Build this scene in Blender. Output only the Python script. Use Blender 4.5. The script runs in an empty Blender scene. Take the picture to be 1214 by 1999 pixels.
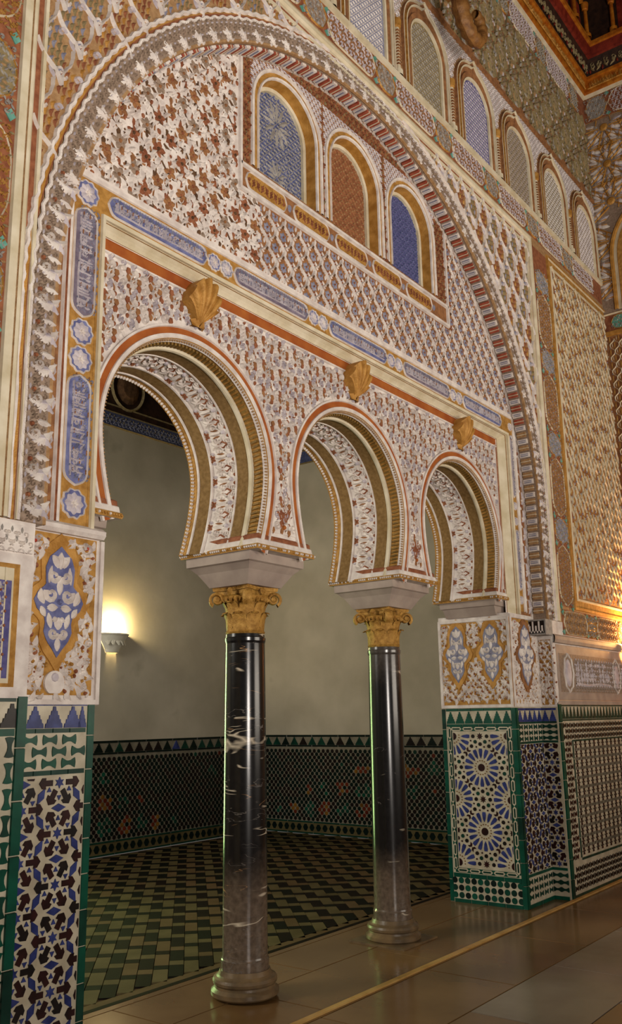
import bpy, math, random
import numpy as np
from mathutils import Matrix, Vector
random.seed(7); rng = np.random.default_rng(11)
PI = math.pi
S = bpy.context.scene
COL = S.collection

# ---------------------------------------------------------------- camera
yaw, pitch, roll = math.radians(52.704), math.radians(12.950), math.radians(-0.9125)
fw = Vector((math.sin(yaw)*math.cos(pitch), math.cos(yaw)*math.cos(pitch), math.sin(pitch)))
r0 = Vector((math.cos(yaw), -math.sin(yaw), 0)); u0 = r0.cross(fw)
rt = math.cos(roll)*r0 + math.sin(roll)*u0
up = -math.sin(roll)*r0 + math.cos(roll)*u0
cam = bpy.data.cameras.new('camera'); camo = bpy.data.objects.new('camera', cam); COL.objects.link(camo)
camo.matrix_world = Matrix(((rt.x, up.x, -fw.x, 0), (rt.y, up.y, -fw.y, 0), (rt.z, up.z, -fw.z, 1.6), (0, 0, 0, 1)))
cam.sensor_fit = 'HORIZONTAL'; cam.sensor_width = 36; cam.lens = 1747.2/1214*36
cam.clip_start = 0.05; cam.clip_end = 100
S.camera = camo

# ---------------------------------------------------------------- world, lights, exposure
W = bpy.data.worlds.new('world'); S.world = W; W.use_nodes = True
bg = W.node_tree.nodes['Background']; bg.inputs[0].default_value = (1.0, 0.93, 0.84, 1); bg.inputs[1].default_value = 0.09
S.view_settings.view_transform = 'Standard'; S.view_settings.look = 'None'
S.view_settings.exposure = 0.0; S.view_settings.gamma = 1.0; S.view_settings.use_curve_mapping = False

def lamp(name, kind, loc, energy, color, target=None, **kw):
    d = bpy.data.lights.new(name, kind); d.energy = energy; d.color = color
    for k, v in kw.items(): setattr(d, k, v)
    o = bpy.data.objects.new(name, d); COL.objects.link(o); o.location = loc
    if target is not None:
        o.rotation_euler = (Vector(target)-Vector(loc)).to_track_quat('-Z', 'Y').to_euler()
    return o
# unseen hall uplights behind the camera, aimed up the arcade wall
lamp('hall_uplight', 'AREA', (0.4, -2.9, 1.8), 300, (1.0, 0.91, 0.83), (4.8, 3.4, 9.0), shape='RECTANGLE', size=1.6, size_y=1.4, spread=math.radians(140))
lamp('hall_uplight_far', 'AREA', (7.6, -3.6, 2.2), 195, (1.0, 0.89, 0.75), (7.2, 3.4, 8.4), shape='RECTANGLE', size=4.5, size_y=1.6, spread=math.radians(140))
# unseen green source by the far wall, giving the columns their green edges
lamp('alcove_green_light', 'AREA', (5.9, 8.9, 1.4), 15, (0.62, 1.0, 0.34), (5.1, 3.9, 1.2), shape='RECTANGLE', size=0.6, size_y=2.4, spread=math.radians(55))
lamp('alcove_fill', 'AREA', (0.2, 7.0, 4.2), 230, (1.0, 0.96, 0.84), (9.0, 7.8, 3.0), shape='RECTANGLE', size=2.0, size_y=2.6)  # soft fill light added to brighten the alcove walls

# ---------------------------------------------------------------- materials
def lin(h):
    h = h.lstrip('#'); c = [int(h[i:i+2], 16)/255 for i in (0, 2, 4)]
    return tuple((x/12.92 if x <= .04045 else ((x+.055)/1.055)**2.4) for x in c)
MATS = {}
def mat(name, c1, c2=None, rough=.8, scale=18, bump=.15, bscale=60, metal=0.0, spec=.3, coat=0, detail=4, c3=None):
    m = bpy.data.materials.new(name); m.use_nodes = True; nt = m.node_tree; N = nt.nodes; L = nt.links
    b = N['Principled BSDF']; b.inputs['Roughness'].default_value = rough; b.inputs['Metallic'].default_value = metal
    b.inputs['Specular IOR Level'].default_value = spec
    if coat: b.inputs['Coat Weight'].default_value = coat; b.inputs['Coat Roughness'].default_value = .08
    tc = N.new('ShaderNodeTexCoord'); gm = N.new('ShaderNodeNewGeometry')
    no = N.new('ShaderNodeTexNoise'); no.inputs['Scale'].default_value = scale; no.inputs['Detail'].default_value = detail
    L.new(gm.outputs['Position'], no.inputs['Vector'])
    cr = N.new('ShaderNodeValToRGB'); L.new(no.outputs['Fac'], cr.inputs[0])
    cr.color_ramp.elements[0].position = .34; cr.color_ramp.elements[1].position = .66
    cr.color_ramp.elements[0].color = (*lin(c1), 1); cr.color_ramp.elements[1].color = (*lin(c2 or c1), 1)
    if c3:
        e = cr.color_ramp.elements.new(.8); e.color = (*lin(c3), 1)
    L.new(cr.outputs[0], b.inputs['Base Color'])
    if bump:
        n2 = N.new('ShaderNodeTexNoise'); n2.inputs['Scale'].default_value = bscale; n2.inputs['Detail'].default_value = 3
        L.new(gm.outputs['Position'], n2.inputs['Vector'])
        bp = N.new('ShaderNodeBump'); bp.inputs['Strength'].default_value = bump; bp.inputs['Distance'].default_value = .01
        L.new(n2.outputs['Fac'], bp.inputs['Height']); L.new(bp.outputs[0], b.inputs['Normal'])
    MATS[name] = m
    return m
# painted and carved plaster
mat('white', '#cbbfb7', '#e6ddd4', .85, 14, .25, 90)
mat('lilac', '#b0a6ac', '#cec5c8', .85, 14, .25, 90)
mat('cream', '#c6b898', '#ddd2b8', .8, 8, .15, 50)
mat('brown', '#7d5334', '#a06f45', .85, 22, .4, 120)
mat('tan', '#94704a', '#b08c62', .85, 30, .5, 160)
mat('redbrown', '#7c472e', '#9b6242', .85, 22, .4, 120)
mat('greybrown', '#84715f', '#a08a78', .85, 40, .5, 140)
mat('orange', '#93491c', '#aa6229', .75, 7, .2, 60, c3='#b57a35')
mat('gold', '#a06f2c', '#c4924a', .55, 14, .4, 90, metal=.15)
mat('capgold', '#94692a', '#be9045', .6, 30, .6, 110, metal=.1, c3='#cfa65e')
mat('greyviolet', '#665a68', '#857a88', .85, 20, .3, 100)
mat('ochre', '#94682b', '#b98a45', .75, 26, .4, 120)
mat('red', '#9c3420', '#b8513a', .8, 20, .2, 80)
mat('blue', '#565983', '#767aa2', .8, 20, .3, 100)
mat('greyblue', '#77788c', '#9695a4', .85, 20, .3, 100)
mat('grey', '#8b8580', '#aaa49b', .85, 26, .3, 120)
mat('teal', '#4f8a7a', '#72a898', .8, 20, .2, 90)
mat('violet', '#4d4a7c', '#67628f', .8, 30, .4, 140)
mat('dkblue', '#3c4468', '#596087', .8, 26, .4, 140)
mat('olive', '#78694a', '#93825c', .85, 26, .4, 120)
mat('dkbrown', '#4d3522', '#674a31', .85, 20, .3, 90)
mat('stone', '#96867c', '#ab9b8e', .7, 6, .1, 40)
mat('alcove_plaster', '#aaa290', '#bdb5a3', .85, 1.6, .2, 10, c3='#9d9583')
# wood of the cornice
mat('goldwood', '#9a4f12', '#c07a24', .45, 14, .3, 90, metal=.25)
mat('darkwood', '#23150f', '#3a2418', .6, 14, .3, 70)
mat('redwood', '#5a160e', '#7e2a1a', .55, 14, .3, 70)
# glazed tiles
mat('t_green', '#073b2d', '#0c4f3c', .3, 9, .04, 30, spec=.22)
mat('t_dkgreen', '#0b2a22', '#123e30', .3, 9, .04, 30, spec=.22)
mat('t_brown', '#1f0f0e', '#331615', .3, 16, .04, 30, spec=.22)
mat('t_black', '#14100f', '#221a17', .3, 16, .04, 30, spec=.22)
mat('t_blue', '#20295a', '#39437c', .3, 16, .04, 30, spec=.22)
mat('t_white', '#a99e87', '#c6bca4', .3, 10, .04, 30, spec=.22)
mat('t_ochre', '#5e3d14', '#80581e', .3, 16, .04, 30, spec=.22)
mat('t_red', '#4a1a10', '#6c2c18', .3, 16, .04, 30, spec=.22)
mat('t_deep', '#081512', '#0d1d18', .3, 16, .04, 30, spec=.22)
mat('t_grout', '#6e685a', '#807a6a', .5, 16, .05, 30)
mat('f_dark', '#0b120b', '#11120b', .62, 5, .05, 30, spec=.08)
mat('f_darkb', '#100b07', '#17100b', .62, 5, .05, 30, spec=.08)
mat('f_light', '#554c31', '#665c3e', .62, 4, .05, 30, spec=.08)
mat('f_lightb', '#5c4b31', '#6a573c', .62, 4, .05, 30, spec=.08)
mat('slab', '#6b4f2f', '#80623e', .2, 1.6, .03, 6, spec=.4, c3='#7a654a')
mat('slab_grey', '#77695a', '#8a7d6e', .2, 1.6, .03, 6, spec=.4)
mat('joint', '#4a3824', '#5a4630', .6, 10)
mat('lip', '#b38a4a', '#cda868', .4, 6, .1, 40)
mat('base_stone', '#5c4d3a', '#80694a', .35, 9, .15, 40, c3='#8c7350')
mat('soffit_brown', '#76592f', '#8e7044', .85, 40, .6, 170)
mat('fluting', '#6f5526', '#937238', .6, 14, .3, 90, metal=.1)
mat('redbar', '#8a3b2a', '#a4573f', .8, 20, .2, 80)
mat('lampwhite', '#d9d4c4', '#ece8da', .6, 8, .1, 40)
mat('leather', '#6a4420', '#8c6232', .5, 20, .4, 60)

def emit(name, col, strength):
    m = bpy.data.materials.new(name); m.use_nodes = True; b = m.node_tree.nodes['Principled BSDF']
    b.inputs['Base Color'].default_value = (*col, 1); b.inputs['Emission Color'].default_value = (*col, 1); b.inputs['Emission Strength'].default_value = strength
    MATS[name] = m
emit('bulb', (1.0, .78, .38), 30)
emit('bulb_warm', (1.0, .52, .16), 20)

def marble(name, seed, veins, low, top):
    m = bpy.data.materials.new(name); m.use_nodes = True; nt = m.node_tree; N = nt.nodes; L = nt.links
    b = N['Principled BSDF']; b.inputs['Roughness'].default_value = .2; b.inputs['Specular IOR Level'].default_value = .5
    tc = N.new('ShaderNodeTexCoord'); ob = tc.outputs['Object']
    def noise(vec, scale, detail=4, dist=0):
        n = N.new('ShaderNodeTexNoise'); n.inputs['Scale'].default_value = scale; n.inputs['Detail'].default_value = detail; n.inputs['Distortion'].default_value = dist; L.new(vec, n.inputs['Vector']); return n.outputs['Fac']
    def ramp(fac, stops):
        r = N.new('ShaderNodeValToRGB'); L.new(fac, r.inputs[0]); E = r.color_ramp.elements
        E[0].position, E[0].color = stops[0][0], (*stops[0][1], 1); E[1].position, E[1].color = stops[-1][0], (*stops[-1][1], 1)
        for p, c in stops[1:-1]: e = E.new(p); e.color = (*c, 1)
        return r.outputs[0]
    mo = N.new('ShaderNodeMapping'); mo.inputs['Location'].default_value = (seed*3.1, seed*1.7, 0); L.new(ob, mo.inputs[0])
    sp = N.new('ShaderNodeSeparateXYZ'); L.new(ob, sp.inputs[0])
    # height plus cloud decides between the grey-brown foot, the black body and the paler top of the stone
    ma = N.new('ShaderNodeMath'); ma.operation = 'MULTIPLY_ADD'; ma.inputs[1].default_value = .42; L.new(noise(mo.outputs[0], 3.2, 7), ma.inputs[0]); L.new(sp.outputs['Z'], ma.inputs[2])
    dv = N.new('ShaderNodeMath'); dv.operation = 'DIVIDE'; dv.inputs[1].default_value = 2.6; L.new(ma.outputs[0], dv.inputs[0])
    base = ramp(dv.outputs[0], [(0, lin('#7a6c5e')), ((low+.21)/2.6-.06, lin('#63564a')), ((low+.21)/2.6+.03, lin('#1d1b1b')), ((top+.21)/2.6-.06, lin('#171617')), ((top+.21)/2.6+.04, lin('#4d4743'))])
    cl = ramp(noise(mo.outputs[0], 34, 8), [(.3, (.45, .40, .37)), (.7, (1.25, 1.2, 1.15))])
    mx = N.new('ShaderNodeMixRGB'); mx.blend_type = 'MULTIPLY'; mx.inputs[0].default_value = .7; L.new(base, mx.inputs[1]); L.new(cl, mx.inputs[2]); last = mx.outputs[0]
    for k, (sc, zs, w, col, g) in enumerate(((1.5, 4.2, .014, '#cdbfa8', .53), (2.6, 5.0, .010, '#b48a60', .57), (4.5, 3.0, .008, '#6f6862', .54))):
        mpn = N.new('ShaderNodeMapping'); mpn.inputs['Scale'].default_value = (1, 1, zs); mpn.inputs['Location'].default_value = (seed+k*2.3, seed*2+k, k*1.9); mpn.inputs['Rotation'].default_value = (.35, .2, 0); L.new(ob, mpn.inputs[0])
        v = ramp(noise(mpn.outputs[0], sc, 3, .5), [(.5-w, (0, 0, 0)), (.5, (1, 1, 1)), (.5+w, (0, 0, 0))])
        gt = ramp(noise(mpn.outputs[0], 2.6, 2), [(g+veins, (0, 0, 0)), (g+veins+.05, (1, 1, 1))])
        mu = N.new('ShaderNodeMath'); mu.operation = 'MULTIPLY'; L.new(v, mu.inputs[0]); L.new(gt, mu.inputs[1])
        m2 = N.new('ShaderNodeMixRGB'); L.new(mu.outputs[0], m2.inputs[0]); L.new(last, m2.inputs[1]); m2.inputs[2].default_value = (*lin(col), 1); last = m2.outputs[0]
    L.new(last, b.inputs['Base Color']); MATS[name] = m
marble('marble', 1.0, -.02, .75, 2.3); marble('marble_plain', 2.4, .10, .62, 1.95)

# ---------------------------------------------------------------- mesh tools
class MB:
    def __init__(s): s.V = []; s.F = []; s.M = []; s.n = 0
    def add(s, V, F, m):
        V = np.asarray(V, float).reshape(-1, 3); F = np.asarray(F, int)
        if F.shape[1] == 3: F = np.c_[F, -np.ones(len(F), int)]
        s.V.append(V); s.F.append(np.where(F >= 0, F+s.n, -1)); s.M += [(m, len(F))]; s.n += len(V)
    def quad(s, a, b, c, d, m): s.add([a, b, c, d], [[0, 1, 2, 3]], m)
    def box(s, x0, x1, y0, y1, z0, z1, m):
        V = [(x, y, z) for z in (z0, z1) for y in (y0, y1) for x in (x0, x1)]
        s.add(V, [[0, 2, 3, 1], [4, 5, 7, 6], [0, 1, 5, 4], [2, 6, 7, 3], [0, 4, 6, 2], [1, 3, 7, 5]], m)
    def mesh(s, name, smooth=False):
        V = np.concatenate(s.V); F = np.concatenate(s.F)
        names = []
        for m, _ in s.M:
            if m not in names: names.append(m)
        mi = np.concatenate([np.full(k, names.index(m), np.int32) for m, k in s.M])
        tot = np.where(F[:, 3] < 0, 3, 4).astype(np.int32); st = np.r_[0, np.cumsum(tot)[:-1]].astype(np.int32)
        vi = F.ravel(); vi = vi[vi >= 0].astype(np.int32)
        me = bpy.data.meshes.new(name)
        me.vertices.add(len(V)); me.vertices.foreach_set('co', V.astype(np.float32).ravel())
        me.loops.add(len(vi)); me.loops.foreach_set('vertex_index', vi)
        me.polygons.add(len(F)); me.polygons.foreach_set('loop_start', st); me.polygons.foreach_set('loop_total', tot)
        me.polygons.foreach_set('material_index', mi)
        me.polygons.foreach_set('use_smooth', np.full(len(F), bool(smooth)))
        for k in names: me.materials.append(MATS[k])
        me.update(calc_edges=True); me.validate()
        return me
    def build(s, name, parent=None, kind=None, smooth=False, label=None):
        return link(name, s.mesh(name, smooth), parent, kind, label)
def link(name, data, parent=None, kind=None, label=None, mw=None):
    o = bpy.data.objects.new(name, data); COL.objects.link(o)
    if parent is not None: o.parent = parent
    if mw is not None: o.matrix_basis = mw
    if kind: o['kind'] = kind
    if label: o['label'] = label
    return o
def tag(o, label, cat=None, group=None):
    o['label'] = label
    if cat: o['category'] = cat
    if group: o['group'] = group
    return o
def empty(name, loc, label, cat, group=None):
    o = link(name, None); o.location = loc; o.empty_display_size = .1
    return tag(o, label, cat, group)

# surface mappings (u, v, h) -> world; h is outwards from the surface
def planeY(Y): return lambda u, v, h: np.stack([u, Y-h, v], -1)          # faces the hall (-Y)
def planeX(X): return lambda u, v, h: np.stack([X-h, u, v], -1)          # faces -X, u is Y
def soffit(cx, zc, prof):                                                # u = arc length in metres, v = Y
    P = np.array(prof); d = np.r_[0, np.cumsum(np.hypot(*np.diff(P, axis=0).T))]
    T = np.gradient(P, axis=0); T /= np.linalg.norm(T, axis=1)[:, None]; Nn = np.c_[T[:, 1], -T[:, 0]]
    def f(u, v, h):
        x = np.interp(u, d, P[:, 0]); z = np.interp(u, d, P[:, 1]); nx = np.interp(u, d, Nn[:, 0]); nz = np.interp(u, d, Nn[:, 1])
        return np.stack([cx+x+nx*h, v+0*x, z+nz*h], -1)
    return f, d[-1]
def frameM(kind, c):    # 4x4 for flat pieces: local x = to the right as seen, y = up, z = out
    if kind == 'Y': return Matrix(((1, 0, 0, 0), (0, 0, -1, c), (0, 1, 0, 0), (0, 0, 0, 1)))
    if kind == 'X': return Matrix(((0, 0, -1, c), (-1, 0, 0, 0), (0, 1, 0, 0), (0, 0, 0, 1)))
    return Matrix(((1, 0, 0, 0), (0, 1, 0, 0), (0, 0, 1, c), (0, 0, 0, 1)))

# relief elements: (V[n,3] in u,v,h, F[m,4], material)
def _el(V, F, m):
    V = np.array(V, float); F = np.array(F, int)
    if F.shape[1] == 3: F = np.c_[F, -np.ones(len(F), int)]
    return (V, F, m, V[:, :2].mean(0))
def strip(pts, w, h, m, taper=False, base=0.0):
    P = np.array(pts, float); T = np.gradient(P, axis=0); T /= np.linalg.norm(T, axis=1)[:, None]+1e-9
    Nn = np.c_[-T[:, 1], T[:, 0]]; n = len(P)
    ww = np.full(n, w/2) if not taper else w/2*np.linspace(1, .35, n)
    V = np.zeros((n, 3, 3)); V[:, 0, :2] = P+Nn*ww[:, None]; V[:, 1, :2] = P; V[:, 1, 2] = h; V[:, 2, :2] = P-Nn*ww[:, None]; V[:, (0, 2), 2] = base
    i = np.arange(n-1)[:, None]*3
    F = np.concatenate([i+[0, 1, 4, 3], i+[1, 2, 5, 4]])
    return _el(V.reshape(-1, 3), F, m)
def spiral(cx, cy, r0, r1, a0, a1, w, h, m, n=11):
    t = np.linspace(0, 1, n); a = np.radians(a0+(a1-a0)*t); r = r0+(r1-r0)*t
    return strip(np.c_[cx+r*np.cos(a), cy+r*np.sin(a)], w, h, m, True)
def lens(x0, y0, x1, y1, w, h, m, bend=0., n=5):
    t = np.linspace(0, 1, n); p0 = np.array((x0, y0)); d = np.array((x1, y1))-p0; L = np.hypot(*d); q = np.array((-d[1], d[0]))/L
    c = p0+t[:, None]*d+q*(bend*L*np.sin(PI*t))[:, None]; ww = w/2*np.sin(PI*np.clip(t, .03, .97))**.7
    V = np.zeros((n, 3, 3)); V[:, 0, :2] = c+q*ww[:, None]; V[:, 1, :2] = c; V[:, 1, 2] = h*np.sin(PI*np.clip(t, .12, .88)); V[:, 2, :2] = c-q*ww[:, None]
    i = np.arange(n-1)[:, None]*3
    return _el(V.reshape(-1, 3), np.concatenate([i+[0, 1, 4, 3], i+[1, 2, 5, 4]]), m)
def dome(cx, cy, rx, ry, h, m, n=8, flat=.6):
    a = np.arange(n)*2*PI/n; V = [(cx+rx*math.cos(t), cy+ry*math.sin(t), 0) for t in a]+[(cx+flat*rx*math.cos(t), cy+flat*ry*math.sin(t), h) for t in a]+[(cx, cy, h*1.15)]
    F = [(i, (i+1) % n, n+(i+1) % n, n+i) for i in range(n)]+[(n+i, n+(i+1) % n, 2*n, -1) for i in range(n)]
    return _el(V, F, m)
def prism(pts, h, m, inset=.0, base=0.0):
    P = np.array(pts, float); n = len(P); c = P.mean(0); Q = c+(P-c)*(1-inset)
    V = np.r_[np.c_[P, np.full(n, base)], np.c_[Q, np.full(n, h)], [[c[0], c[1], h]]]
    F = [(i, (i+1) % n, n+(i+1) % n, n+i) for i in range(n)]+[(n+i, n+(i+1) % n, 2*n, -1) for i in range(n)]
    return _el(V, F, m)
def rect(u0, u1, v0, v1, h, m, base=0.0): return prism([(u0, v0), (u1, v0), (u1, v1), (u0, v1)], h, m, 0, base)
def mirror(els): 
    out = list(els)
    for V, F, m, c in els:
        V2 = V.copy(); V2[:, 0] *= -1; c2 = c.copy(); c2[0] *= -1; out.append((V2, F, m, c2))
    return out
def grid(u0, u1, v0, v1, du, dv, half=True):
    out = []; j = 0; v = v0
    while v <= v1+1e-6:
        u = u0+(du/2 if (half and j % 2) else 0)
        while u <= u1+1e-6: out.append((u, v, 0., 1.)); u += du
        v += dv; j += 1
    return out
def scatter(mb, motif, places, mapf, inside=None, jitter=0., h0=0.0):
    P = np.array(places, float).reshape(-1, 4)
    if jitter: P = P.copy(); P[:, 2] += rng.normal(0, jitter, len(P)); P[:, 3] *= 1+rng.normal(0, jitter*.3, len(P))
    c, s = np.cos(P[:, 2])*P[:, 3], np.sin(P[:, 2])*P[:, 3]
    for V, F, m, ce in motif:
        cu = P[:, 0]+c*ce[0]-s*ce[1]; cv = P[:, 1]+s*ce[0]+c*ce[1]
        k = np.ones(len(P), bool) if inside is None else inside(cu, cv)
        if not k.any(): continue
        cc, ss = c[k][:, None], s[k][:, None]
        u = P[k, 0][:, None]+cc*V[:, 0]-ss*V[:, 1]; v = P[k, 1][:, None]+ss*V[:, 0]+cc*V[:, 1]; h = h0+V[:, 2]*np.sqrt(np.abs(P[k, 3]))[:, None]
        X = mapf(u, v, h); nk = X.shape[0]; nv = len(V)
        Fi = (F[None]+np.arange(nk)[:, None, None]*nv); Fi = np.where(F[None] < 0, -1, Fi)
        mb.add(X.reshape(-1, 3), Fi.reshape(-1, 4), m)
def sweep(mb, path, prof, mats, mapf, closed=False):
    """prof: list of (d, h); d = offset to the left of the path direction; mats: one per profile segment"""
    P = np.array(path, float); n = len(P)
    if closed: a = np.roll(P, 1, 0); b = np.roll(P, -1, 0)
    else: a = np.r_[P[:1]*2-P[1:2], P[:-1]]; b = np.r_[P[1:], P[-1:]*2-P[-2:-1]]
    t1 = P-a; t1 /= np.linalg.norm(t1, axis=1)[:, None]+1e-12; t2 = b-P; t2 /= np.linalg.norm(t2, axis=1)[:, None]+1e-12
    n1 = np.c_[-t1[:, 1], t1[:, 0]]; n2 = np.c_[-t2[:, 1], t2[:, 0]]; mi = n1+n2; mi /= (1+np.clip((n1*n2).sum(1), -.6, 1))[:, None]
    R = [mapf(*(P+mi*d).T, np.full(n, h)) for d, h in prof]
    i = np.arange(n if closed else n-1); j = (i+1) % n
    for k in range(len(prof)-1):
        V = np.r_[R[k], R[k+1]]
        mb.add(V, np.stack([i, j, j+n, i+n], 1), mats[k] if isinstance(mats, (list, tuple)) else mats)
def arc(cx, cz, r, a0, a1, n=24): 
    t = np.radians(np.linspace(a0, a1, n)); return np.c_[cx+r*np.cos(t), cz+r*np.sin(t)]

def sweepS(mb, f, L, prof, mats, n=72):
    u = np.linspace(0, L, n); R = [f(u, np.full(n, y), np.full(n, h)) for y, h in prof]; i = np.arange(n-1)
    for k in range(len(prof)-1): mb.add(np.r_[R[k], R[k+1]], np.stack([i, i+1, i+1+n, i+n], 1), mats[k])
# ================================================================ setting
A, B, P_, BK = 3.33, 3.49, 3.55, 4.15          # wall planes: hall face, recess, arcade face, arcade back
X0, RZ, RB = 5.19, 3.50, 2.80                  # big blind arch
AC = [3.54, 5.18, 6.82]; HZ, HR, SP = 3.11, .665, 2.62   # three horseshoe arches
COLX = [4.36, 6.00]; COLY = 3.87
XJL, XJR = 2.84, 7.49                          # jambs of the opening
XR, YB, XS = 10.45, 9.05, 10.6                 # hall right wall, alcove far wall, alcove side wall
ZT = 9.53                                      # underside of the wooden cornice

def bigprof(r, z0=2.46, n=72, rad=None):
    t = np.radians(np.linspace(180, 0, n)); up_ = [(X0-r, z) for z in np.linspace(z0, RZ, 8)[:-1]]
    return np.array(up_+[(X0+r*math.cos(a), RZ+r*math.sin(a)) for a in t]+[(X0+r, z) for z in np.linspace(RZ, z0, 8)[1:]])
def rbig(u, v): return np.where(v >= RZ, np.hypot(u-X0, v-RZ), np.abs(u-X0))
def hdrop(z): return .10*np.clip((HZ-z)/(HZ-SP), 0, 1.4)**1.7
def hp(r, z0=SP, n=40):
    zz = np.linspace(z0, HZ, 10)[:-1]
    t = np.radians(np.linspace(180, 0, n))
    return np.array([(-(r-hdrop(z)), z) for z in zz]+[(r*math.cos(a), HZ+r*math.sin(a)) for a in t]+[((r-hdrop(z)), z) for z in zz[::-1]])
def rh(c, u, v): return np.where(v >= HZ, np.hypot(u-c, v-HZ), np.abs(u-c)+hdrop(v))

mb = MB(); q = mb.quad
bp = bigprof(RB)
XL = -1.5
def fY(x0, x1, z0, z1, y, m): q((x0, y, z0), (x1, y, z0), (x1, y, z1), (x0, y, z1), m)
fY(XL, X0-RB, 2.46, 9.7, A, 'tan'); fY(X0+RB, XR, 2.46, 9.7, A, 'tan')
fY(XL, 2.35, 0, 2.46, A, 'white'); fY(8.06, XR, 0, 2.46, A, 'white')
for (x0, z0), (x1, z1) in zip(bp[:-1], bp[1:]):
    if abs(x1-x0) > 1e-6: q((x0, A, z0), (x1, A, z1), (x1, A, 9.7), (x0, A, 9.7), 'tan')
    q((x0, A, z0), (x1, A, z1), (x1, B+.01, z1), (x0, B+.01, z0), 'greybrown')
for s, xe, xb in ((-1, 2.35, X0-RB), (1, 8.06, X0+RB)):
    q((xe, A, 0), (xe, B, 0), (xe, B, 2.46), (xe, A, 2.46), 'white')
    q((xe, A, 2.46), (xb, A, 2.46), (xb, B, 2.46), (xe, B, 2.46), 'white')
# recess plane
fY(2.30, XJL, 0, 2.5, B, 'white'); fY(XJR, 8.10, 0, 2.5, B, 'white')
CX0, CX1, CZ = 2.785, 7.70, 4.225
fY(2.30, CX0, 2.5, CZ, B, 'brown'); fY(CX1, 8.10, 2.5, CZ, B, 'brown'); fY(2.30, 8.10, CZ, 5.19, B, 'brown')
winC = [4.38, 5.21, 6.05]; WR, WS, WZ, WD = .32, 5.19, 5.71, .11        # three lattice windows
xs = [2.30]+[c+s*WR for c in winC for s in (-1, 1)]+[8.10]
for i in range(0, 8, 2): fY(xs[i], xs[i+1], WS, 6.5, B, 'brown')
for c in winC:
    t = np.linspace(PI, 0, 21)
    for a, b in zip(t[:-1], t[1:]):
        q((c+WR*math.cos(a), B, WZ+WR*math.sin(a)), (c+WR*math.cos(b), B, WZ+WR*math.sin(b)), (c+WR*math.cos(b), B, 6.5), (c+WR*math.cos(a), B, 6.5), 'brown')
# splay from recess plane to arcade plane
IX0, IX1, IZ = 2.80, 7.57, 4.16
cv = [(0, 0), (.10, .02), (.12, .16), (.22, .30), (.38, .52), (.58, .72), (.80, .88), (.82, .97), (1, 1)]     # (across, depth) of a cove between the two planes
for (a0, d0), (a1, d1), m in zip(cv[:-1], cv[1:], ['cream', 'tan', 'cream', 'cream', 'cream', 'cream', 'tan', 'white']):
    xl0, xl1 = CX0+(IX0-CX0)*a0, CX0+(IX0-CX0)*a1; xr0, xr1 = CX1+(IX1-CX1)*a0, CX1+(IX1-CX1)*a1; z0, z1 = CZ+(IZ-CZ)*a0, CZ+(IZ-CZ)*a1; y0, y1 = B+(P_-B)*d0, B+(P_-B)*d1
    q((xl0, y0, 2.5), (xl1, y1, 2.5), (xl1, y1, z1), (xl0, y0, z0), m); q((xr0, y0, 2.5), (xr1, y1, 2.5), (xr1, y1, z1), (xr0, y0, z0), m); q((xl0, y0, z0), (xr0, y0, z0), (xr1, y1, z1), (xl1, y1, z1), m)
# arcade plane with three openings, soffits and back plane
edges = [IX0, COLX[0], COLX[1], IX1]
for c, xa, xb in zip(AC, edges[:-1], edges[1:]):
    pr = hp(HR); outer = []
    for x, z in pr:
        if z <= HZ: outer.append((xa if x < 0 else xb, z))
        else:
            dx, dz = x, z-HZ; k = 1e9
            if dx < -1e-6: k = min(k, (xa-c)/dx)
            if dx > 1e-6: k = min(k, (xb-c)/dx)
            if dz > 1e-6: k = min(k, (IZ-HZ)/dz)
            outer.append((c+dx*k, HZ+dz*k))
    o2 = []; 
    for k in range(len(pr)-1):
        (x0, z0), (x1, z1) = pr[k]+(c, 0), pr[k+1]+(c, 0); (a0, b0), (a1, b1) = outer[k], outer[k+1]
        corner = None
        if abs(a0-xa) < 1e-6 and abs(b1-IZ) < 1e-6 and a1 > xa+1e-6: corner = (xa, IZ)
        if abs(b0-IZ) < 1e-6 and abs(a1-xb) < 1e-6 and a0 < xb-1e-6: corner = (xb, IZ)
        for y, m in ((P_, 'white'), (BK, 'alcove_plaster')):
            q((x0, y, z0), (x1, y, z1), (a1, y, b1), (a0, y, b0), m)
            if corner: mb.add([(a0, y, b0), (corner[0], y, corner[1]), (a1, y, b1)], [[0, 1, 2]], m)
        q((x0, P_, z0), (x1, P_, z1), (x1, BK, z1), (x0, BK, z0), 'tan')
# undersides of the blocks between the arches
foot = HR-.10
for xa, xb in ((IX0-.02, AC[0]-foot), (AC[0]+foot, AC[1]-foot), (AC[1]+foot, AC[2]-foot), (AC[2]+foot, IX1+.02)):
    q((xa, P_, SP), (xb, P_, SP), (xb, BK, SP), (xa, BK, SP), 'white')
# piers: jambs, tops, backs
JB = 4.21
for xj, xo in ((XJL, 2.0), (XJR, 8.4)):
    q((xj, B, 0), (xj, JB, 0), (xj, JB, 2.5), (xj, B, 2.5), 'white')
    q((xj, B, 2.5), (xo, B, 2.5), (xo, JB, 2.5), (xj, JB, 2.5), 'white')
fY(XL, XJL, 0, 2.5, JB, 'alcove_plaster'); fY(XJR, XS, 0, 2.5, JB, 'alcove_plaster')
fY(XL, IX0, 2.5, 6.9, BK, 'alcove_plaster'); fY(IX1, XS, 2.5, 6.9, BK, 'alcove_plaster'); fY(IX0, IX1, IZ, 6.9, BK, 'alcove_plaster')
wall = mb.build('wall_arcade', kind='structure', label='carved stucco wall with a great blind arch over three horseshoe arches')

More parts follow.
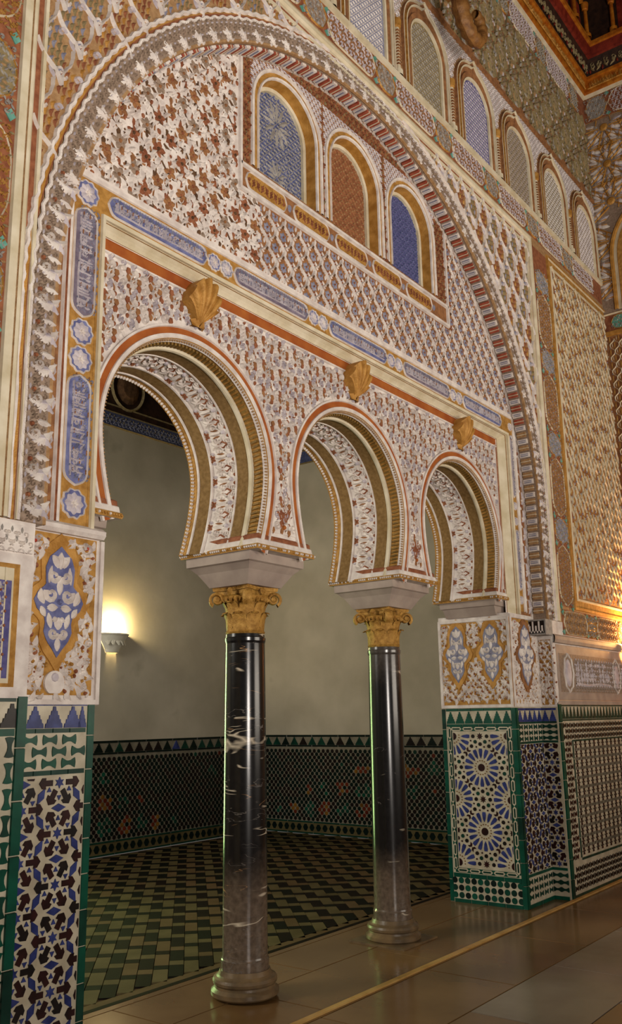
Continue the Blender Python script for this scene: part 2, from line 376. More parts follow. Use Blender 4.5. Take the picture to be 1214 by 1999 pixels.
mb = MB(); mb.quad((XR, A+.02, 0), (XR, -6, 0), (XR, -6, 9.7), (XR, A+.02, 9.7), 'tan')
wall_r = mb.build('wall_right', kind='structure', label='stucco wall with gilded tracery meeting the arcade wall at the corner')
mb = MB(); mb.quad((XL, YB, 0), (XS, YB, 0), (XS, YB, 6.9), (XL, YB, 6.9), 'alcove_plaster')
wall_b = mb.build('wall_alcove_back', kind='structure', label='plain plaster far wall of the room behind the arches')
mb = MB(); mb.quad((XS, JB, 0), (XS, YB, 0), (XS, YB, 6.9), (XS, JB, 6.9), 'alcove_plaster')
wall_s = mb.build('wall_alcove_side', kind='structure', label='plain plaster side wall of the room behind the arches')
mb = MB(); mb.quad((XL, JB, 0), (XL, YB, 0), (XL, YB, 6.9), (XL, JB, 6.9), 'alcove_plaster')
mb.build('wall_alcove_left', kind='structure')
mb = MB(); mb.quad((XL, JB, 6.9), (XS, JB, 6.9), (XS, YB, 6.9), (XL, YB, 6.9), 'darkwood')
mb.build('ceiling_alcove', kind='structure', label='dark ceiling of the room behind the arches')
mb = MB(); mb.quad((-4, A, 11.6), (XR+.3, A, 11.6), (XR+.3, -6, 11.6), (-4, -6, 11.6), 'darkwood')
ceil = mb.build('ceiling', kind='structure', label='dark carved wooden ceiling with gilded cornice')

# ---------------------------------------------------------------- floors
mb = MB(); mb.quad((-5, -6, -.012), (XR, -6, -.012), (XR, 4.38, -.012), (-5, 4.38, -.012), 'joint')
floor = mb.build('floor', kind='structure', label='polished brown stone slab floor of the hall')
def slab_mesh(w, d, m):
    k = MB(); e = .003; V = [(0, 0, -.012), (w, 0, -.012), (w, d, -.012), (0, d, -.012), (e, e, 0), (w-e, e, 0), (w-e, d-e, 0), (e, d-e, 0)]
    k.add(V, [[4, 5, 6, 7], [0, 1, 5, 4], [1, 2, 6, 5], [2, 3, 7, 6], [3, 0, 4, 7]], m); return k.mesh('slab')
SLM = {}
def slab(x, y, w, d, m='slab'):
    key = (round(w, 3), round(d, 3), m)
    if key not in SLM: SLM[key] = slab_mesh(w-.005, d-.005, m)
    link('slab', SLM[key], floor, mw=Matrix.Translation((x, y, 0)))
# threshold slabs under the arcade
for j, (y0, y1, off) in enumerate(((3.335, 3.86, .35), (3.86, 4.32, .95))):
    x = 1.5+off
    while x < 8.6: slab(x, y0, 1.28, y1-y0); x += 1.28
# hall slabs
ys = [3.265-.62*i for i in range(7)]
for j in range(6):
    x = 2.0+(.55 if j % 2 else 0)
    while x < 10.2:
        grey = (j >= 1 and x > 4.4)
        if x+1.15 > .5: slab(x, ys[j+1], min(1.15, XR-x), .62, 'slab_grey' if grey else 'slab')
        x += 1.15
mb = MB(); mb.box(-1.5, XR, 3.268, 3.332, -.012, .0, 'slab'); mb.box(-1.5, XR, 3.282, 3.318, -.002, .010, 'lip'); mb.build('threshold_strip', floor, label='pale raised stone strip across the floor')
mb = MB(); mb.box(-1.5, XS, 4.38, 4.425, -.012, .001, 'f_darkb'); mb.build('border_line', floor)
slab_long = MB(); slab_long.box(-1.5, XS, 4.322, 4.38, -.012, 0, 'slab'); slab_long.build('border_strip', floor)

mb = MB(); mb.quad((XL, 4.42, -.01), (XS, 4.42, -.01), (XS, YB, -.01), (XL, YB, -.01), 'joint'); mb.box(XL, XS, 4.425, 4.50, -.01, 0, 'f_lightb')
floor2 = mb.build('floor_alcove', kind='structure', label='zigzag tiled floor of the room behind the arches')
# zigzag: stepped dark and light bands on a grid turned by 45 degrees
pieces = []; s2 = math.sqrt(.5)
cw, per, db, dbar = .1, .39, .280, .100
for k in range(-40, 40):
    for n in range(-12, 45):
        qa = .083+.2*k; top = 6.405+.39*n-.195*k-2.0*per*2
        for (q0, q1, pa, pb, dark) in ((qa-.4, qa-.3, top-db, top, 1), (qa-.4, qa-.3, top, top-db+per, 0), (qa-.5, qa-.4, top-dbar, top, 1), (qa-.5, qa-.4, top, top-dbar+per, 0)):
            qc, pc = (q0+q1)/2, (pa+pb)/2; x, y = (pc+qc)*s2, (pc-qc)*s2
            if 4.56 < y < YB-.06 and 1.2 < x < XS-.05: pieces.append((math.hypot(x, y), x, y, q1-q0, pb-pa, dark))
pieces.sort()
FM = {}
def ftile(w, d, m):
    key = (round(w, 3), round(d, 3), m)
    if key not in FM:
        k = MB(); e = .002; a, b = w/2-.0008, d/2-.0008
        V = [(-a, -b, -.01), (a, -b, -.01), (a, b, -.01), (-a, b, -.01), (-a+e, -b+e, 0), (a-e, -b+e, 0), (a-e, b-e, 0), (-a+e, b-e, 0)]
        k.add(V, [[4, 5, 6, 7], [0, 1, 5, 4], [1, 2, 6, 5], [2, 3, 7, 6], [3, 0, 4, 7]], m); FM[key] = k.mesh('floor_tile')
    return FM[key]
rest = MB(); cnt = {0: 0, 1: 0}
Rm = Matrix.Rotation(-PI/4, 4, 'Z')      # local x -> q direction, local y -> p direction
for _, x, y, w, d, dark in pieces:
    m = random.choice(('f_dark', 'f_darkb') if dark else ('f_light', 'f_light', 'f_lightb'))
    if cnt[dark] < 290:
        cnt[dark] += 1
        link('dark_floor_tile' if dark else 'pale_floor_tile', ftile(w, d, m), floor2, mw=Matrix.Translation((x, y, 0)) @ Rm)
    else:
        a, b = w/2-.0015, d/2-.0015; V = np.array([(-a, -b), (a, -b), (a, b), (-a, b)]); X = x+(V[:, 0]+V[:, 1])*s2; Y = y+(V[:, 1]-V[:, 0])*s2
        rest.add(np.r_[np.c_[X, Y, [0]*4], np.c_[X, Y, [-.01]*4]], [[0, 1, 2, 3], [4, 5, 1, 0], [5, 6, 2, 1], [6, 7, 3, 2], [7, 4, 0, 3]], m)
rest.build('far_floor_tiles', floor2, 'stuff')
# ================================================================ carved stucco
pA, pB, pP = planeY(A), planeY(B), planeY(P_)
# --- motifs (metres)
def flower(cx, cy, r, m, mc, n=5, rot=0, h=.010):
    return [lens(cx+.15*r*math.cos(a), cy+.15*r*math.sin(a), cx+r*math.cos(a), cy+r*math.sin(a), r*.75, h, m) for a in [rot+2*PI*k/n for k in range(n)]]+[dome(cx, cy, r*.25, r*.25, h*1.1, mc, 6)]
# foliage of the upper tympanum: white leaves over brown, with brown blossoms
def leaf_motif(f1, f2):
    return flower(0, 0, .050, f1, f2, 5, .6, .009)+[
    lens(.036, .030, .068, .092, .034, .022, 'white', .15), lens(-.038, .028, -.070, .088, .034, .022, 'white', -.15), lens(.050, -.020, .094, .008, .032, .022, 'white', -.1), lens(-.050, -.02, -.092, .006, .030, .022, 'white', .1),
    lens(.016, -.055, .062, -.096, .032, .022, 'white', .15), lens(-.016, -.056, -.056, -.098, .030, .022, 'white', -.15), lens(0, .052, .004, .100, .028, .020, 'white'),
    strip([(.020, .056), (.046, .062), (.074, .104)], .014, .007, 'dkbrown'), strip([(.046, .062), (.060, .014)], .013, .007, 'brown'), strip([(-.064, -.026), (-.032, -.060), (-.036, -.102)], .014, .007, 'dkbrown'), strip([(-.032, -.060), (.004, -.054)], .013, .007, 'brown'),
    strip([(.052, -.026), (.090, -.052)], .013, .007, 'brown'), strip([(-.02, .06), (-.05, .098)], .012, .007, 'dkbrown'),
    dome(.076, -.050, .018, .026, .009, f2, 8), dome(-.080, .045, .015, .020, .008, 'redbrown', 7), spiral(.046, -.060, .018, .006, 40, 330, .012, .018, 'white', 8)]
# lozenge net with blossoms
def ogee(w, h, n=7):
    t = np.linspace(0, 1, n); return np.c_[w*(t-.09*np.sin(2*PI*t)), h*(t+.05*np.sin(2*PI*t))]
def net(du, dv, w, hh, m):
    g = ogee(du/2, dv); return [strip(g+(0, -dv), w, hh, m), strip(np.c_[-g[:, 0], g[:, 1]]+(0, -dv), w, hh, m)]
M_net = net(.17, .115, .015, .018, 'white')+flower(0, 0, .036, 'greyblue', 'redbrown', 6, .5)+flower(0, -.058, .022, 'redbrown', 'lilac', 5)+mirror([
    spiral(.035, .052, .018, .005, -90, 230, .010, .010, 'white', 8), lens(.02, -.03, .045, -.065, .018, .01, 'white'), lens(.055, -.012, .06, .03, .022, .012, 'white')])+[dome(0, .078, .012, .016, .008, 'dkbrown', 6)]
# scrolls of the arcade spandrels: pale plaster, small brown buds
M_scroll = mirror([spiral(.040, .010, .030, .006, 90, 480, .016, .018, 'white', 13), spiral(.042, -.056, .020, .006, -90, -430, .012, .016, 'lilac', 11),
                   lens(.016, .040, .048, .080, .020, .016, 'white', .1)])+[
                   prism([(0, .072), (.018, .050), (.012, .026), (-.012, .026), (-.018, .050)], .007, 'brown', .1), prism([(.083, .034), (.100, .012), (.092, -.014), (.072, -.014), (.066, .012)], .007, 'redbrown', .1), lens(0, -.02, 0, -.078, .022, .016, 'white'), strip([(.012, .085), (.036, .062), (.034, .042)], .014, .007, 'brown'), strip([(-.05, -.026), (-.066, -.044)], .018, .007, 'redbrown'), dome(.004, -.004, .012, .016, .009, 'redbrown', 7), strip([(.058, -.03), (.074, -.05), (.07, -.072)], .014, .007, 'brown')]
# dense diaper of the right-hand wall
M_diaper = net(.11, .085, .012, .020, 'cream')+[lens(0, -.045, 0, .045, .026, .016, 'ochre'), lens(.027, -.022, .027, .036, .012, .014, 'cream'), lens(-.027, -.03, -.027, .03, .012, .012, 'redbrown'), dome(0, .062, .01, .014, .01, 'greyblue', 6), lens(.0, -.072, .012, -.05, .012, .014, 'white')]
# small filling for lattices, bands and windows
def M_fine(a, b, c, s=1.0):
    return [lens(0, -.026*s, 0, .026*s, .018*s, .008*s, a), lens(-.024*s, 0, .024*s, 0, .016*s, .008*s, b), dome(.03*s, .02*s, .009*s, .009*s, .007*s, c, 6)]+[lens(.012*s*k, .012*s*l, .026*s*k, .026*s*l, .012*s, .008*s, a, n=4) for k in (-1, 1) for l in (-1, 1)]
def M_vine(a, b, s=1.0):
    return mirror([spiral(.016*s, .008*s, .013*s, .004*s, -90, 240, .008*s, .009*s, a, 8), lens(.006*s, -.03*s, .026*s, -.012*s, .010*s, .008*s, a, .1)])+[lens(0, .012*s, 0, .036*s, .012*s, .009*s, b)]
# kufic-like strokes for the inscription bands (a run along u, height v in -1..1 scaled)
def script(u0, u1, v0, v1, m, seed, h=.009, vert=False):
    R = random.Random(seed); els = []; H = v1-v0; L = u1-u0; w = H*.11; u = u0+w
    def pt(a, b): return (b, a) if vert else (a, b)
    els.append(strip([pt(u0, v0+H*.16), pt(u0+L*.33, v0+H*.10), pt(u0+L*.66, v0+H*.18), pt(u1, v0+H*.13)], w, h, m))
    while u < u1-w:
        k = R.random(); x = u
        if k < .5: els.append(strip([pt(x, v0+H*.1), pt(x+R.uniform(-.03, .03)*H, v0+H*.5), pt(x, v0+H*R.uniform(.72, .97))], w, h, m))
        elif k < .8:
            r = H*R.uniform(.13, .2); a = np.linspace(-.5, 1.7, 8)*PI; els.append(strip([pt(x+r*math.cos(t)*(1-.06*i), v0+H*.42+r*math.sin(t)*(1-.06*i)) for i, t in enumerate(a)], w*.9, h, m))
        else: els.append(lens(*pt(x-H*.12, v0+H*.72), *pt(x+H*.14, v0+H*.9), w*1.3, h, m))
        if R.random() < .5: els.append(dome(*pt(x+w, v0+H*R.uniform(.25, .9)), w*.45, w*.45, h, m, 5))
        u += w*R.uniform(1.25, 2.0)
    return els
def one(els, mb_, mapf, h0=0.0, inside=None): scatter(mb_, els, [(0, 0, 0, 1)], mapf, inside, 0, h0)
def lobed(u0, u1, v0, v1, r, n=5):
    """cartouche outline with scalloped ends"""
    pts = []; uc0, uc1, vc = u0+r, u1-r, (v0+v1)/2
    H = (v1-v0)/2
    a = np.linspace(-PI/2, PI/2, 13)
    for t in a: k = 1-.10*abs(math.sin(3*t)); pts.append((uc1+r*math.cos(t)*k, vc+H*math.sin(t)))
    for t in a: k = 1-.10*abs(math.sin(3*t)); pts.append((uc0-r*math.cos(t)*k, vc-H*math.sin(t)))
    return np.array(pts)
def outline(mb_, pts, w, h, m, mapf): sweep(mb_, np.array(pts)[::-1], [(-w/2, 0.001), (0, h), (w/2, 0.001)], [m, m], mapf, True)
def swap(pts): return np.array(pts)[:, ::-1]

# ---- A: great arch ring on the hall face
mb = MB(); R0 = bigprof(RB, n=200)
sweep(mb, R0, [(0, 0), (0, .010), (.004, .012), (.012, .010), (.14, .010)], ['greybrown', 'tan', 'tan', 'greybrown'], pA)
def wavy(r, amp, k, z0=2.46, n=420):
    P = bigprof(r, z0, n); d = np.r_[0, np.cumsum(np.hypot(*np.diff(P, axis=0).T))]
    T = np.gradient(P, axis=0); T /= np.linalg.norm(T, axis=1)[:, None]
    return P+np.c_[-T[:, 1], T[:, 0]]*(amp*np.sin(d*k))[:, None]
wv = wavy(RB+.145, .006, 70)
sweep(mb, wv, [(-.014, 0), (-.010, .018), (.004, .02), (.008, .012)], ['white']*3, pA)
sweep(mb, bigprof(RB+.165, n=200), [(-.012, .004), (0, .012), (.012, .004)], ['redbrown', 'gold'], pA)
sweep(mb, wavy(RB+.185, .005, 70), [(-.008, .004), (0, .022), (.014, .02), (.02, 0)], ['white']*3, pA)
ring = mb.build('arch_ring', wall, label='wavy white and gold moulding around the great blind arch')
mb = MB()
fR, LR = soffit(0, 0, bigprof(RB+.085)-(0, 0))
def ringmap(u, v, h):     # u along the arch, v radially outwards
    x = fR(u, 0*v, -v); return np.stack([x[..., 0], A-.010-h+0*u, x[..., 2]], -1)
scatter(mb, M_vine('greybrown', 'lilac', 1.1), [(u, v, PI/2*k, 1) for u in np.arange(.03, LR, .052) for k, v in ((1, -.03), (3, .03))], ringmap)
pal = [lens(0, -.04, 0, .045, .05, .016, 'white')]+mirror([lens(.015, -.035, .045, .02, .026, .015, 'white', .15), spiral(.03, -.035, .02, .006, 90, 380, .011, .012, 'white', 8)])
big = [lens(.03, -.085, -.01, .06, .060, .022, 'white', .25), lens(-.05, -.08, -.035, .03, .05, .022, 'lilac', -.25), lens(.06, -.07, .065, .01, .036, .020, 'white'), spiral(0, .02, .030, .008, 200, 540, .016, .018, 'white', 10), dome(.045, .035, .014, .014, .012, 'redbrown', 6)]
scatter(mb, big, [(u, -.022, 0, .95) for u in np.arange(.08, 1.75, .165)]+[(u, -.022, 0, .95) for u in np.arange(LR-1.6, LR, .165)], ringmap)
scatter(mb, pal, [(u, -.040, 0, 1.0) for u in np.arange(1.78, LR-1.65, .17)], ringmap)
mb.build('arch_ring_foliage', wall, 'stuff')
# ---- soffit of the great arch: red and white dentils
fS, LS = soffit(0, 0, bigprof(RB, n=160))
mb = MB(); sweepS(mb, fS, LS, [(A-.010, 0), (A-.010, .006), (A+.008, .008), (A+.012, .003), (B-.02, .003), (B-.018, .012), (B, .012)], ['tan', 'tan', 'tan', 'greybrown', 'white', 'white'], 160)
mb.build('arch_soffit', wall)
def dent(m1, m2):
    k = MB()
    if m2 is None:
        for t in (-1, 1): k.box(-.012+t*.014, .010+t*.014, -.045, .045, -.002, .018, m1)
        k.box(-.004, .002, -.05, .05, 0, .022, 'cream')
    else:
        k.box(-.024, .024, -.05, .05, -.002, .016, m1); k.box(-.012, .012, -.036, .036, .014, .022, m2); k.box(-.003, .003, -.05, .05, .016, .026, m1)
    return k.mesh('dentil')
d1, d2, d3 = dent('redbar', None), dent('white', 'greyblue'), dent('tan', None)
step = .066; nD = int(LS/step)
for i in range(nD):
    u = (i+.5)*step
    p, pu, pn = [fS(np.array(a), np.array((A+B)/2), np.array(h)) for a, h in ((u, .004), (u+.001, .004), (u, .005))]
    t = Vector(pu-p).normalized(); n = Vector(pn-p).normalized(); y = n.cross(t)
    M = Matrix(((t.x, y.x, n.x, p[0]), (t.y, y.y, n.y, p[1]), (t.z, y.z, n.z, p[2]), (0, 0, 0, 1)))
    low = p[2] < 4.3
    link(('ochre_dentil' if low else 'red_dentil') if i % 2 else 'white_dentil', (d3 if low else d1) if i % 2 else d2, wall, mw=M)

# ---- alfiz: great rectangular frame
AL, AR, AT = 2.225, 8.15, 6.41
path = [(AL, 2.46), (AL, AT), (AR, AT), (AR, 2.46)]
mb = MB()
sweep(mb, path, [(-.035, 0), (-.03, .018), (-.012, .018), (-.009, .004), (.026, .004), (.03, .02), (.045, .034), (.062, .034), (.066, .026), (.085, .028), (.105, .022), (.11, 0)], ['cream', 'cream', 'cream', 'redbrown', 'cream', 'cream', 'cream', 'tan', 'cream', 'cream', 'cream'], pA)
trim1 = mb.build('trim_1', kind='structure', label='cream and red rectangular moulding framing the great arch')
# spandrels of the alfiz: slanting leaf lozenges
inA2 = lambda u, v: (rbig(u, v) > RB+.21) & (u > AL+.025) & (u < AR-.025) & (v < AT-.025) & (v > 2.5)
mb = MB()
M_big = [strip(e_, w_, .022, 'white') for e_, w_ in ((ogee(.11, .22)+(0, -.22), .019), (ogee(-.11, .22)+(0, -.22), .019))]+[spiral(.055, .085, .026, .007, 0, 330, .014, .018, 'lilac', 9), spiral(-.055, .10, .024, .007, 180, -150, .014, .018, 'white', 9), spiral(.03, -.165, .022, .007, 90, 420, .013, .018, 'white', 9), lens(-.03, -.19, -.06, -.13, .022, .018, 'lilac')]
Lr = [(x, z, .22, 1) for x, z, _, _ in grid(2.2, 8.2, 2.5, 6.5, .22, .22)]
scatter(mb, M_big, Lr, pA, inA2)
for kx, (ma, mc) in enumerate((('redbrown', 'gold'), ('olive', 'greyblue'))):
    fill = []
    for j in range(-3, 4):
        for i in range(-2, 3):
            x, z = i*.034+(.017 if j % 2 else 0), j*.046
            if abs(x)/.10+abs(z)/.20 < .95: fill.append(lens(x-.012, z-.026, x+.014, z+.026, .022, .011, ma if (i+j) % 3 else mc, .2))
    scatter(mb, fill, [p for i, p in enumerate(Lr) if i % 2 == kx], pA, inA2)
mb.build('alfiz_foliage', wall, 'stuff')

# ---- border strips with teal corners: left strip, right strip, band above the frame, band under the cornice
def cart_run(mb_, along, c0, c1, s0, s1, mapf, vert, first=0, L1=.62, L2=.22, ground='redbrown', body='brown', leaf='ochre', vine='tan'):
    """run of long cartouches and ovals between s0..s1 along the axis; c0..c1 across"""
    X = (lambda p: swap(p)) if vert else (lambda p: np.array(p))
    g = [(s0, c0), (s1, c0), (s1, c1), (s0, c1)]; one([prism(X(g), .004, 'redbrown')], mb_, mapf)
    s = s0+first; k = 0; cm = (c0+c1)/2; H = (c1-c0)/2-.012
    while s < s1:
        Ls = L1 if k % 2 == 0 else L2; e = min(s+Ls, s1+.3)
        if s+Ls <= s1+.35:
            pts = X(lobed(s+.008, s+Ls-.008, cm-H, cm+H, min(H, Ls*.45)))
            ins = (lambda u, v: (v > s0) & (v < s1)) if vert else (lambda u, v: (u > s0) & (u < s1))
            if (s+Ls <= s1): 
                one([prism(pts, .008, body if k % 2 == 0 else leaf)], mb_, mapf); outline(mb_, pts, .014, .016, 'cream' if k % 2 == 0 else 'gold', mapf)
                for cs in (s,):
                    for cc in (c0+.03, c1-.03): one([prism(X([(cs-.035, cc), (cs, cc-.028), (cs+.035, cc), (cs, cc+.028)]), .010, 'teal')], mb_, mapf)
                st = .06; pl = []
                nu, nv = int((Ls-.06)/st), max(1, int(2*H/st))
                for a in range(nu+1):
                    for b in range(nv):
                        x, y = s+.03+(a+.5*(b % 2))*st, cm-H+(b+.5)*2*H/nv
                        if x < s+Ls-.03: pl.append(((y, x) if vert else (x, y))+((PI/2 if vert else 0)+(a % 2)*PI, 1.15))
                scatter(mb_, M_vine(vine if k % 2 == 0 else 'grey', leaf if k % 2 == 0 else 'tan'), pl, mapf, None, 0, .008)
        s += Ls; k += 1
mb = MB()
cart_run(mb, 0, 1.62, 2.115, 2.52, 6.45, pA, True, .12, .66, .42, body='redbrown', leaf='olive', vine='ochre')
mb.build('border_band', wall, 'stuff', label='red and teal cartouche border left of the great frame')
mb = MB()
cart_run(mb, 0, 8.31, 8.66, 2.62, 6.45, pA, True, 0, .62, .28, body='brown', leaf='greyblue')
mb.build('border_band', wall, 'stuff', label='teal cartouche border right of the great frame')
mb = MB()
cart_run(mb, 0, 6.56, 6.82, 3.6, 10.42, pA, False, .1, .66, .30, body='brown', leaf='greybrown', vine='lilac')
mb.build('border_band', wall, 'stuff', label='cartouche band above the great frame')
mb = MB()
cart_run(mb, 0, 9.14, 9.49, 6.9, 10.44, pA, False, .24, .72, .30, body='brown', leaf='olive', vine='lilac')
mb.build('border_band', wall, 'stuff', label='cartouche band under the wooden cornice')

# ---- upper blind arcade
UC = [4.255+.956*k for k in range(7)]; UZ, UR, US = 7.42, .27, 6.87
tint = [('grey', 'white'), ('greyblue', 'white'), ('olive', 'grey'), ('violet', 'lilac'), ('grey', 'greybrown'), ('white', 'grey'), ('white', 'lilac')]
mb = MB(); sweep(mb, [(3.6, 6.845), (XR, 6.845)], [(-.025, 0), (-.02, .03), (.02, .03), (.025, 0)], ['cream', 'cream', 'brown'], pA)
sweep(mb, [(3.6, 7.99), (XR, 7.99)], [(-.022, 0), (-.018, .025), (.018, .025), (.022, 0)], ['brown']*3, pA)
mb.build('string_course', wall)
def arch_path(c, r, zs, z0, n=20): return np.r_[[(c-r, z0)], arc(c, zs, r, 180, 0, n), [(c+r, z0)]]
mbf = MB()
for k, (c, (g, l)) in enumerate(zip(UC, tint)):
    w = MB()
    one([prism(arch_path(c, UR, UZ, US), .004, g)], w, pA)
    ins = lambda u, v, c=c: (v > US+.02) & (v < UZ+.24) & (np.where(v > UZ, np.hypot(u-c, v-UZ), np.abs(u-c)) < UR-.03)
    scatter(w, M_fine(l, g, 'greyblue' if k in (1, 3) else 'olive', 1.1), grid(c-.3, c+.3, US+.02, UZ+.3, .066, .036), pA, ins, 0, .004)
    sweep(w, arch_path(c, UR, UZ, US), [(-.012, 0), (-.008, .022), (.012, .026), (.016, .018), (.058, .03), (.06, .01)], ['cream', 'cream', 'tan', 'brown', 'brown'], pA)
    wn = w.build(f'window_{k+4}', kind='structure', label=['', 'blind window of blue and white plaster fretwork', 'blind window of grey-green plaster fretwork', 'blind window of violet plaster fretwork', 'blind window of grey plaster fretwork', 'second blind window from the corner, pale fretwork', 'blind window nearest the corner, white fretwork'][k] or 'blind window high on the wall, leftmost')
    # brown pointed band and its moulding
    w = MB()
    pth = np.r_[[(c-.36, US)], arc(c, UZ+.05, .36, 180, 100, 10), [(c, UZ+.46)], arc(c, UZ+.05, .36, 80, 0, 10), [(c+.36, US)]]
    sweep(w, pth, [(-.075, .006), (-.02, .02), (-.016, .034), (-.004, .034), (0, .012), (.028, .012), (.032, .03), (.042, .03), (.046, 0)], ['brown', 'cream', 'cream', 'ochre', 'brown', 'cream', 'cream', 'brown'], pA)
    w.build('window_band', wn)
    scatter(mbf, M_fine('lilac', 'white', 'grey', 1.0), grid(c-.47, c+.47, UZ, 7.95, .06, .034), pA, lambda u, v, c=c: (np.hypot(u-c, v-UZ-.05) > .43) & (v > UZ+.05) & (v < 7.95), 0, .002)
    # colonnette
    w = MB(); x = c+.478; f = arc(0, 0, 1, 180, 360, 7)
    prof = [(US, .040), (US+.05, .040), (US+.06, .022), (US+.47, .022), (US+.48, .036), (US+.53, .042), (US+.55, .042)]
    for (za, ra), (zb, rb_) in zip(prof[:-1], prof[1:]):
        for (ca, sa), (cb, sb) in zip(f[:-1], f[1:]): w.quad((x+ra*ca, A+ra*sa, za), (x+ra*cb, A+ra*sb, za), (x+rb_*cb, A+rb_*sb, zb), (x+rb_*ca, A+rb_*sa, zb), 'cream' if za < US+.45 else 'gold')
    for z in np.arange(US+.1, US+.45, .03): w.box(x-.024, x+.024, A-.026, A, z, z+.012, 'brown')
    w.build('colonnette', wall)
mbf.build('blind_arcade_infill', wall, 'stuff')
# ---- upper tracery on the arcade wall and the right wall
def tracery(mb_, u0, u1, v0, v1, mapf, rib, inside=None, cell=.62, fills=('grey', 'olive', 'greybrown')):
    els = []; n = 10
    for a in range(n):
        t = 2*PI*a/n; c, s = math.cos(t), math.sin(t)
        els.append(strip([(.07*c, .07*s), (.16*c, .16*s), (.31*c, .31*s)], .020, .022, rib))
        t2 = t+PI/n; c2, s2_ = math.cos(t2), math.sin(t2)
        els.append(lens(.085*c2, .085*s2_, .25*c2, .25*s2_, .080, .016, fills[a % 3]))
        els.append(dome(.29*c2, .29*s2_, .034, .034, .014, 'lilac' if a % 2 else 'grey', 6))
        els.append(strip([(.24*math.cos(t), .24*math.sin(t)), (.30*c2, .30*s2_), (.24*math.cos(t+2*PI/n), .24*math.sin(t+2*PI/n))], .016, .020, rib))
    els.append(dome(0, 0, .06, .06, .02, rib, 10))
    ins2 = (lambda u, v: (u > u0) & (u < u1) & (v > v0) & (v < v1)) if inside is None else (lambda u, v: (u > u0) & (u < u1) & (v > v0) & (v < v1) & inside(u, v))
    G = grid(u0, u1+cell, v0, v1+cell, cell, cell/2*.95)
    scatter(mb_, els, G, mapf, ins2)
mb = MB(); one([rect(5.8, XR, 8.02, 9.12, .003, 'brown')], mb, pA); tracery(mb, 5.9, XR-.03, 8.04, 9.10, pA, 'olive', None, .60, ('greybrown', 'grey', 'tan'))
mb.build('upper_tracery', wall, 'stuff', label='grey star tracery on the upper wall')
pR = planeX(XR)
mb = MB(); one([rect(1.6, A, 6.42, 9.12, .003, 'greybrown')], mb, pR)
tracery(mb, 1.7, A-.02, 6.6, 9.08, pR, 'gold', lambda u, v: ~((np.abs(u-2.35) < .86) & (v < 7.8)), .56, ('white', 'lilac', 'white'))
mb.build('upper_tracery', wall_r, 'stuff')
mb = MB()
sweep(mb, np.r_[[(1.62, 6.45)], arc(2.35, 7.15, .73, 180, 0, 24), [(3.08, 6.45)]], [(-.10, .004), (-.08, .03), (0, .03), (.01, .012), (.05, .012), (.06, .04), (.09, .04), (.10, 0)], ['cream', 'ochre', 'ochre', 'cream', 'gold', 'gold', 'gold'], pR)
one([prism(np.r_[[(1.7, 6.45)], arc(2.35, 7.15, .64, 180, 0, 20), [(2.99, 6.45)]], .003, 'grey')], mb, pR)
scatter(mb, M_fine('white', 'grey', 'teal', 1.2), grid(1.75, 2.95, 6.5, 7.7, .07, .04), pR, lambda u, v: np.where(v > 7.15, np.hypot(u-2.35, v-7.15), np.abs(u-2.35)) < .6)
mb.build('window_band', wall_r)
mb = MB(); cart_run(mb, 0, 9.14, 9.49, .26, 3.33, pR, False, 0, .72, .30, body='redbrown', leaf='grey', vine='lilac'); mb.build('border_band', wall_r, 'stuff')
mb = MB(); cart_run(mb, 0, 6.20, 6.40, .6, 3.32, pR, False, .1, .6, .25, body='brown', leaf='teal')
sweep(mb, [(3.33, 6.16), (.6, 6.16)], [(-.03, 0), (-.025, .03), (.025, .03), (.03, 0)], ['gold']*3, pR); sweep(mb, [(3.33, 6.42), (.6, 6.42)], [(-.012, 0), (0, .02), (.012, 0)], ['cream']*2, pR); mb.build('border_band', wall_r, 'stuff')
mb = MB(); one([rect(1.2, A, 2.6, 6.12, .003, 'brown')], mb, pR); scatter(mb, M_diaper, grid(1.25, A-.03, 2.6, 6.1, .11, .085), pR, lambda u, v: (u < A-.03) & (v < 6.1)); mb.build('diaper_relief', wall_r, 'stuff')

# ---- right-hand wall panel (hall face)
RX0, RX1, RZ0, RZ1 = 8.80, XR, 2.75, 6.40
mb = MB(); sweep(mb, [(XR, 2.66), (8.72, 2.66), (8.72, 6.44), (XR, 6.44)], [(-.07, .0), (-.065, .014), (-.05, .014), (-.045, .004), (.02, .004), (.025, .02), (.05, .02), (.055, 0)], ['cream', 'cream', 'cream', 'ochre', 'cream', 'gold', 'gold'], pA)
mb.build('trim_2', kind='structure', label='gilded moulding around the diaper panel beside the corner')
mb = MB(); one([rect(RX0, RX1, RZ0, RZ1, .003, 'brown')], mb, pA)
scatter(mb, M_diaper, [(g[0], g[1], PI*int(rng.integers(0, 2)), 1) for g in grid(RX0, RX1, RZ0, RZ1, .11, .085)], pA, lambda u, v: (u > RX0+.01) & (u < RX1-.02) & (v > RZ0+.01) & (v < RZ1-.02), .12)
mb.build('diaper_relief', wall, 'stuff', label='dense gold and white diaper relief beside the corner')
mb = MB()
cart_run(mb, 0, 2.34, 2.59, 8.34, 10.44, pA, False, .02, .62, .26, body='greybrown', leaf='gold')
sweep(mb, [(8.06, 2.30), (XR, 2.30)], [(-.05, 0), (-.045, .02), (-.015, .03), (.015, .03), (.03, .015), (.035, 0)], ['stone']*5, pA)
sweep(mb, [(8.06, 1.70), (XR, 1.70)], [(-.02, 0), (-.018, .012), (.018, .012), (.03, 0)], ['stone']*3, pA)
one([rect(8.12, XR, 1.73, 2.24, .004, 'stone'), rect(8.18, XR, 1.80, 2.16, .007, 'greybrown')], mb, pA)
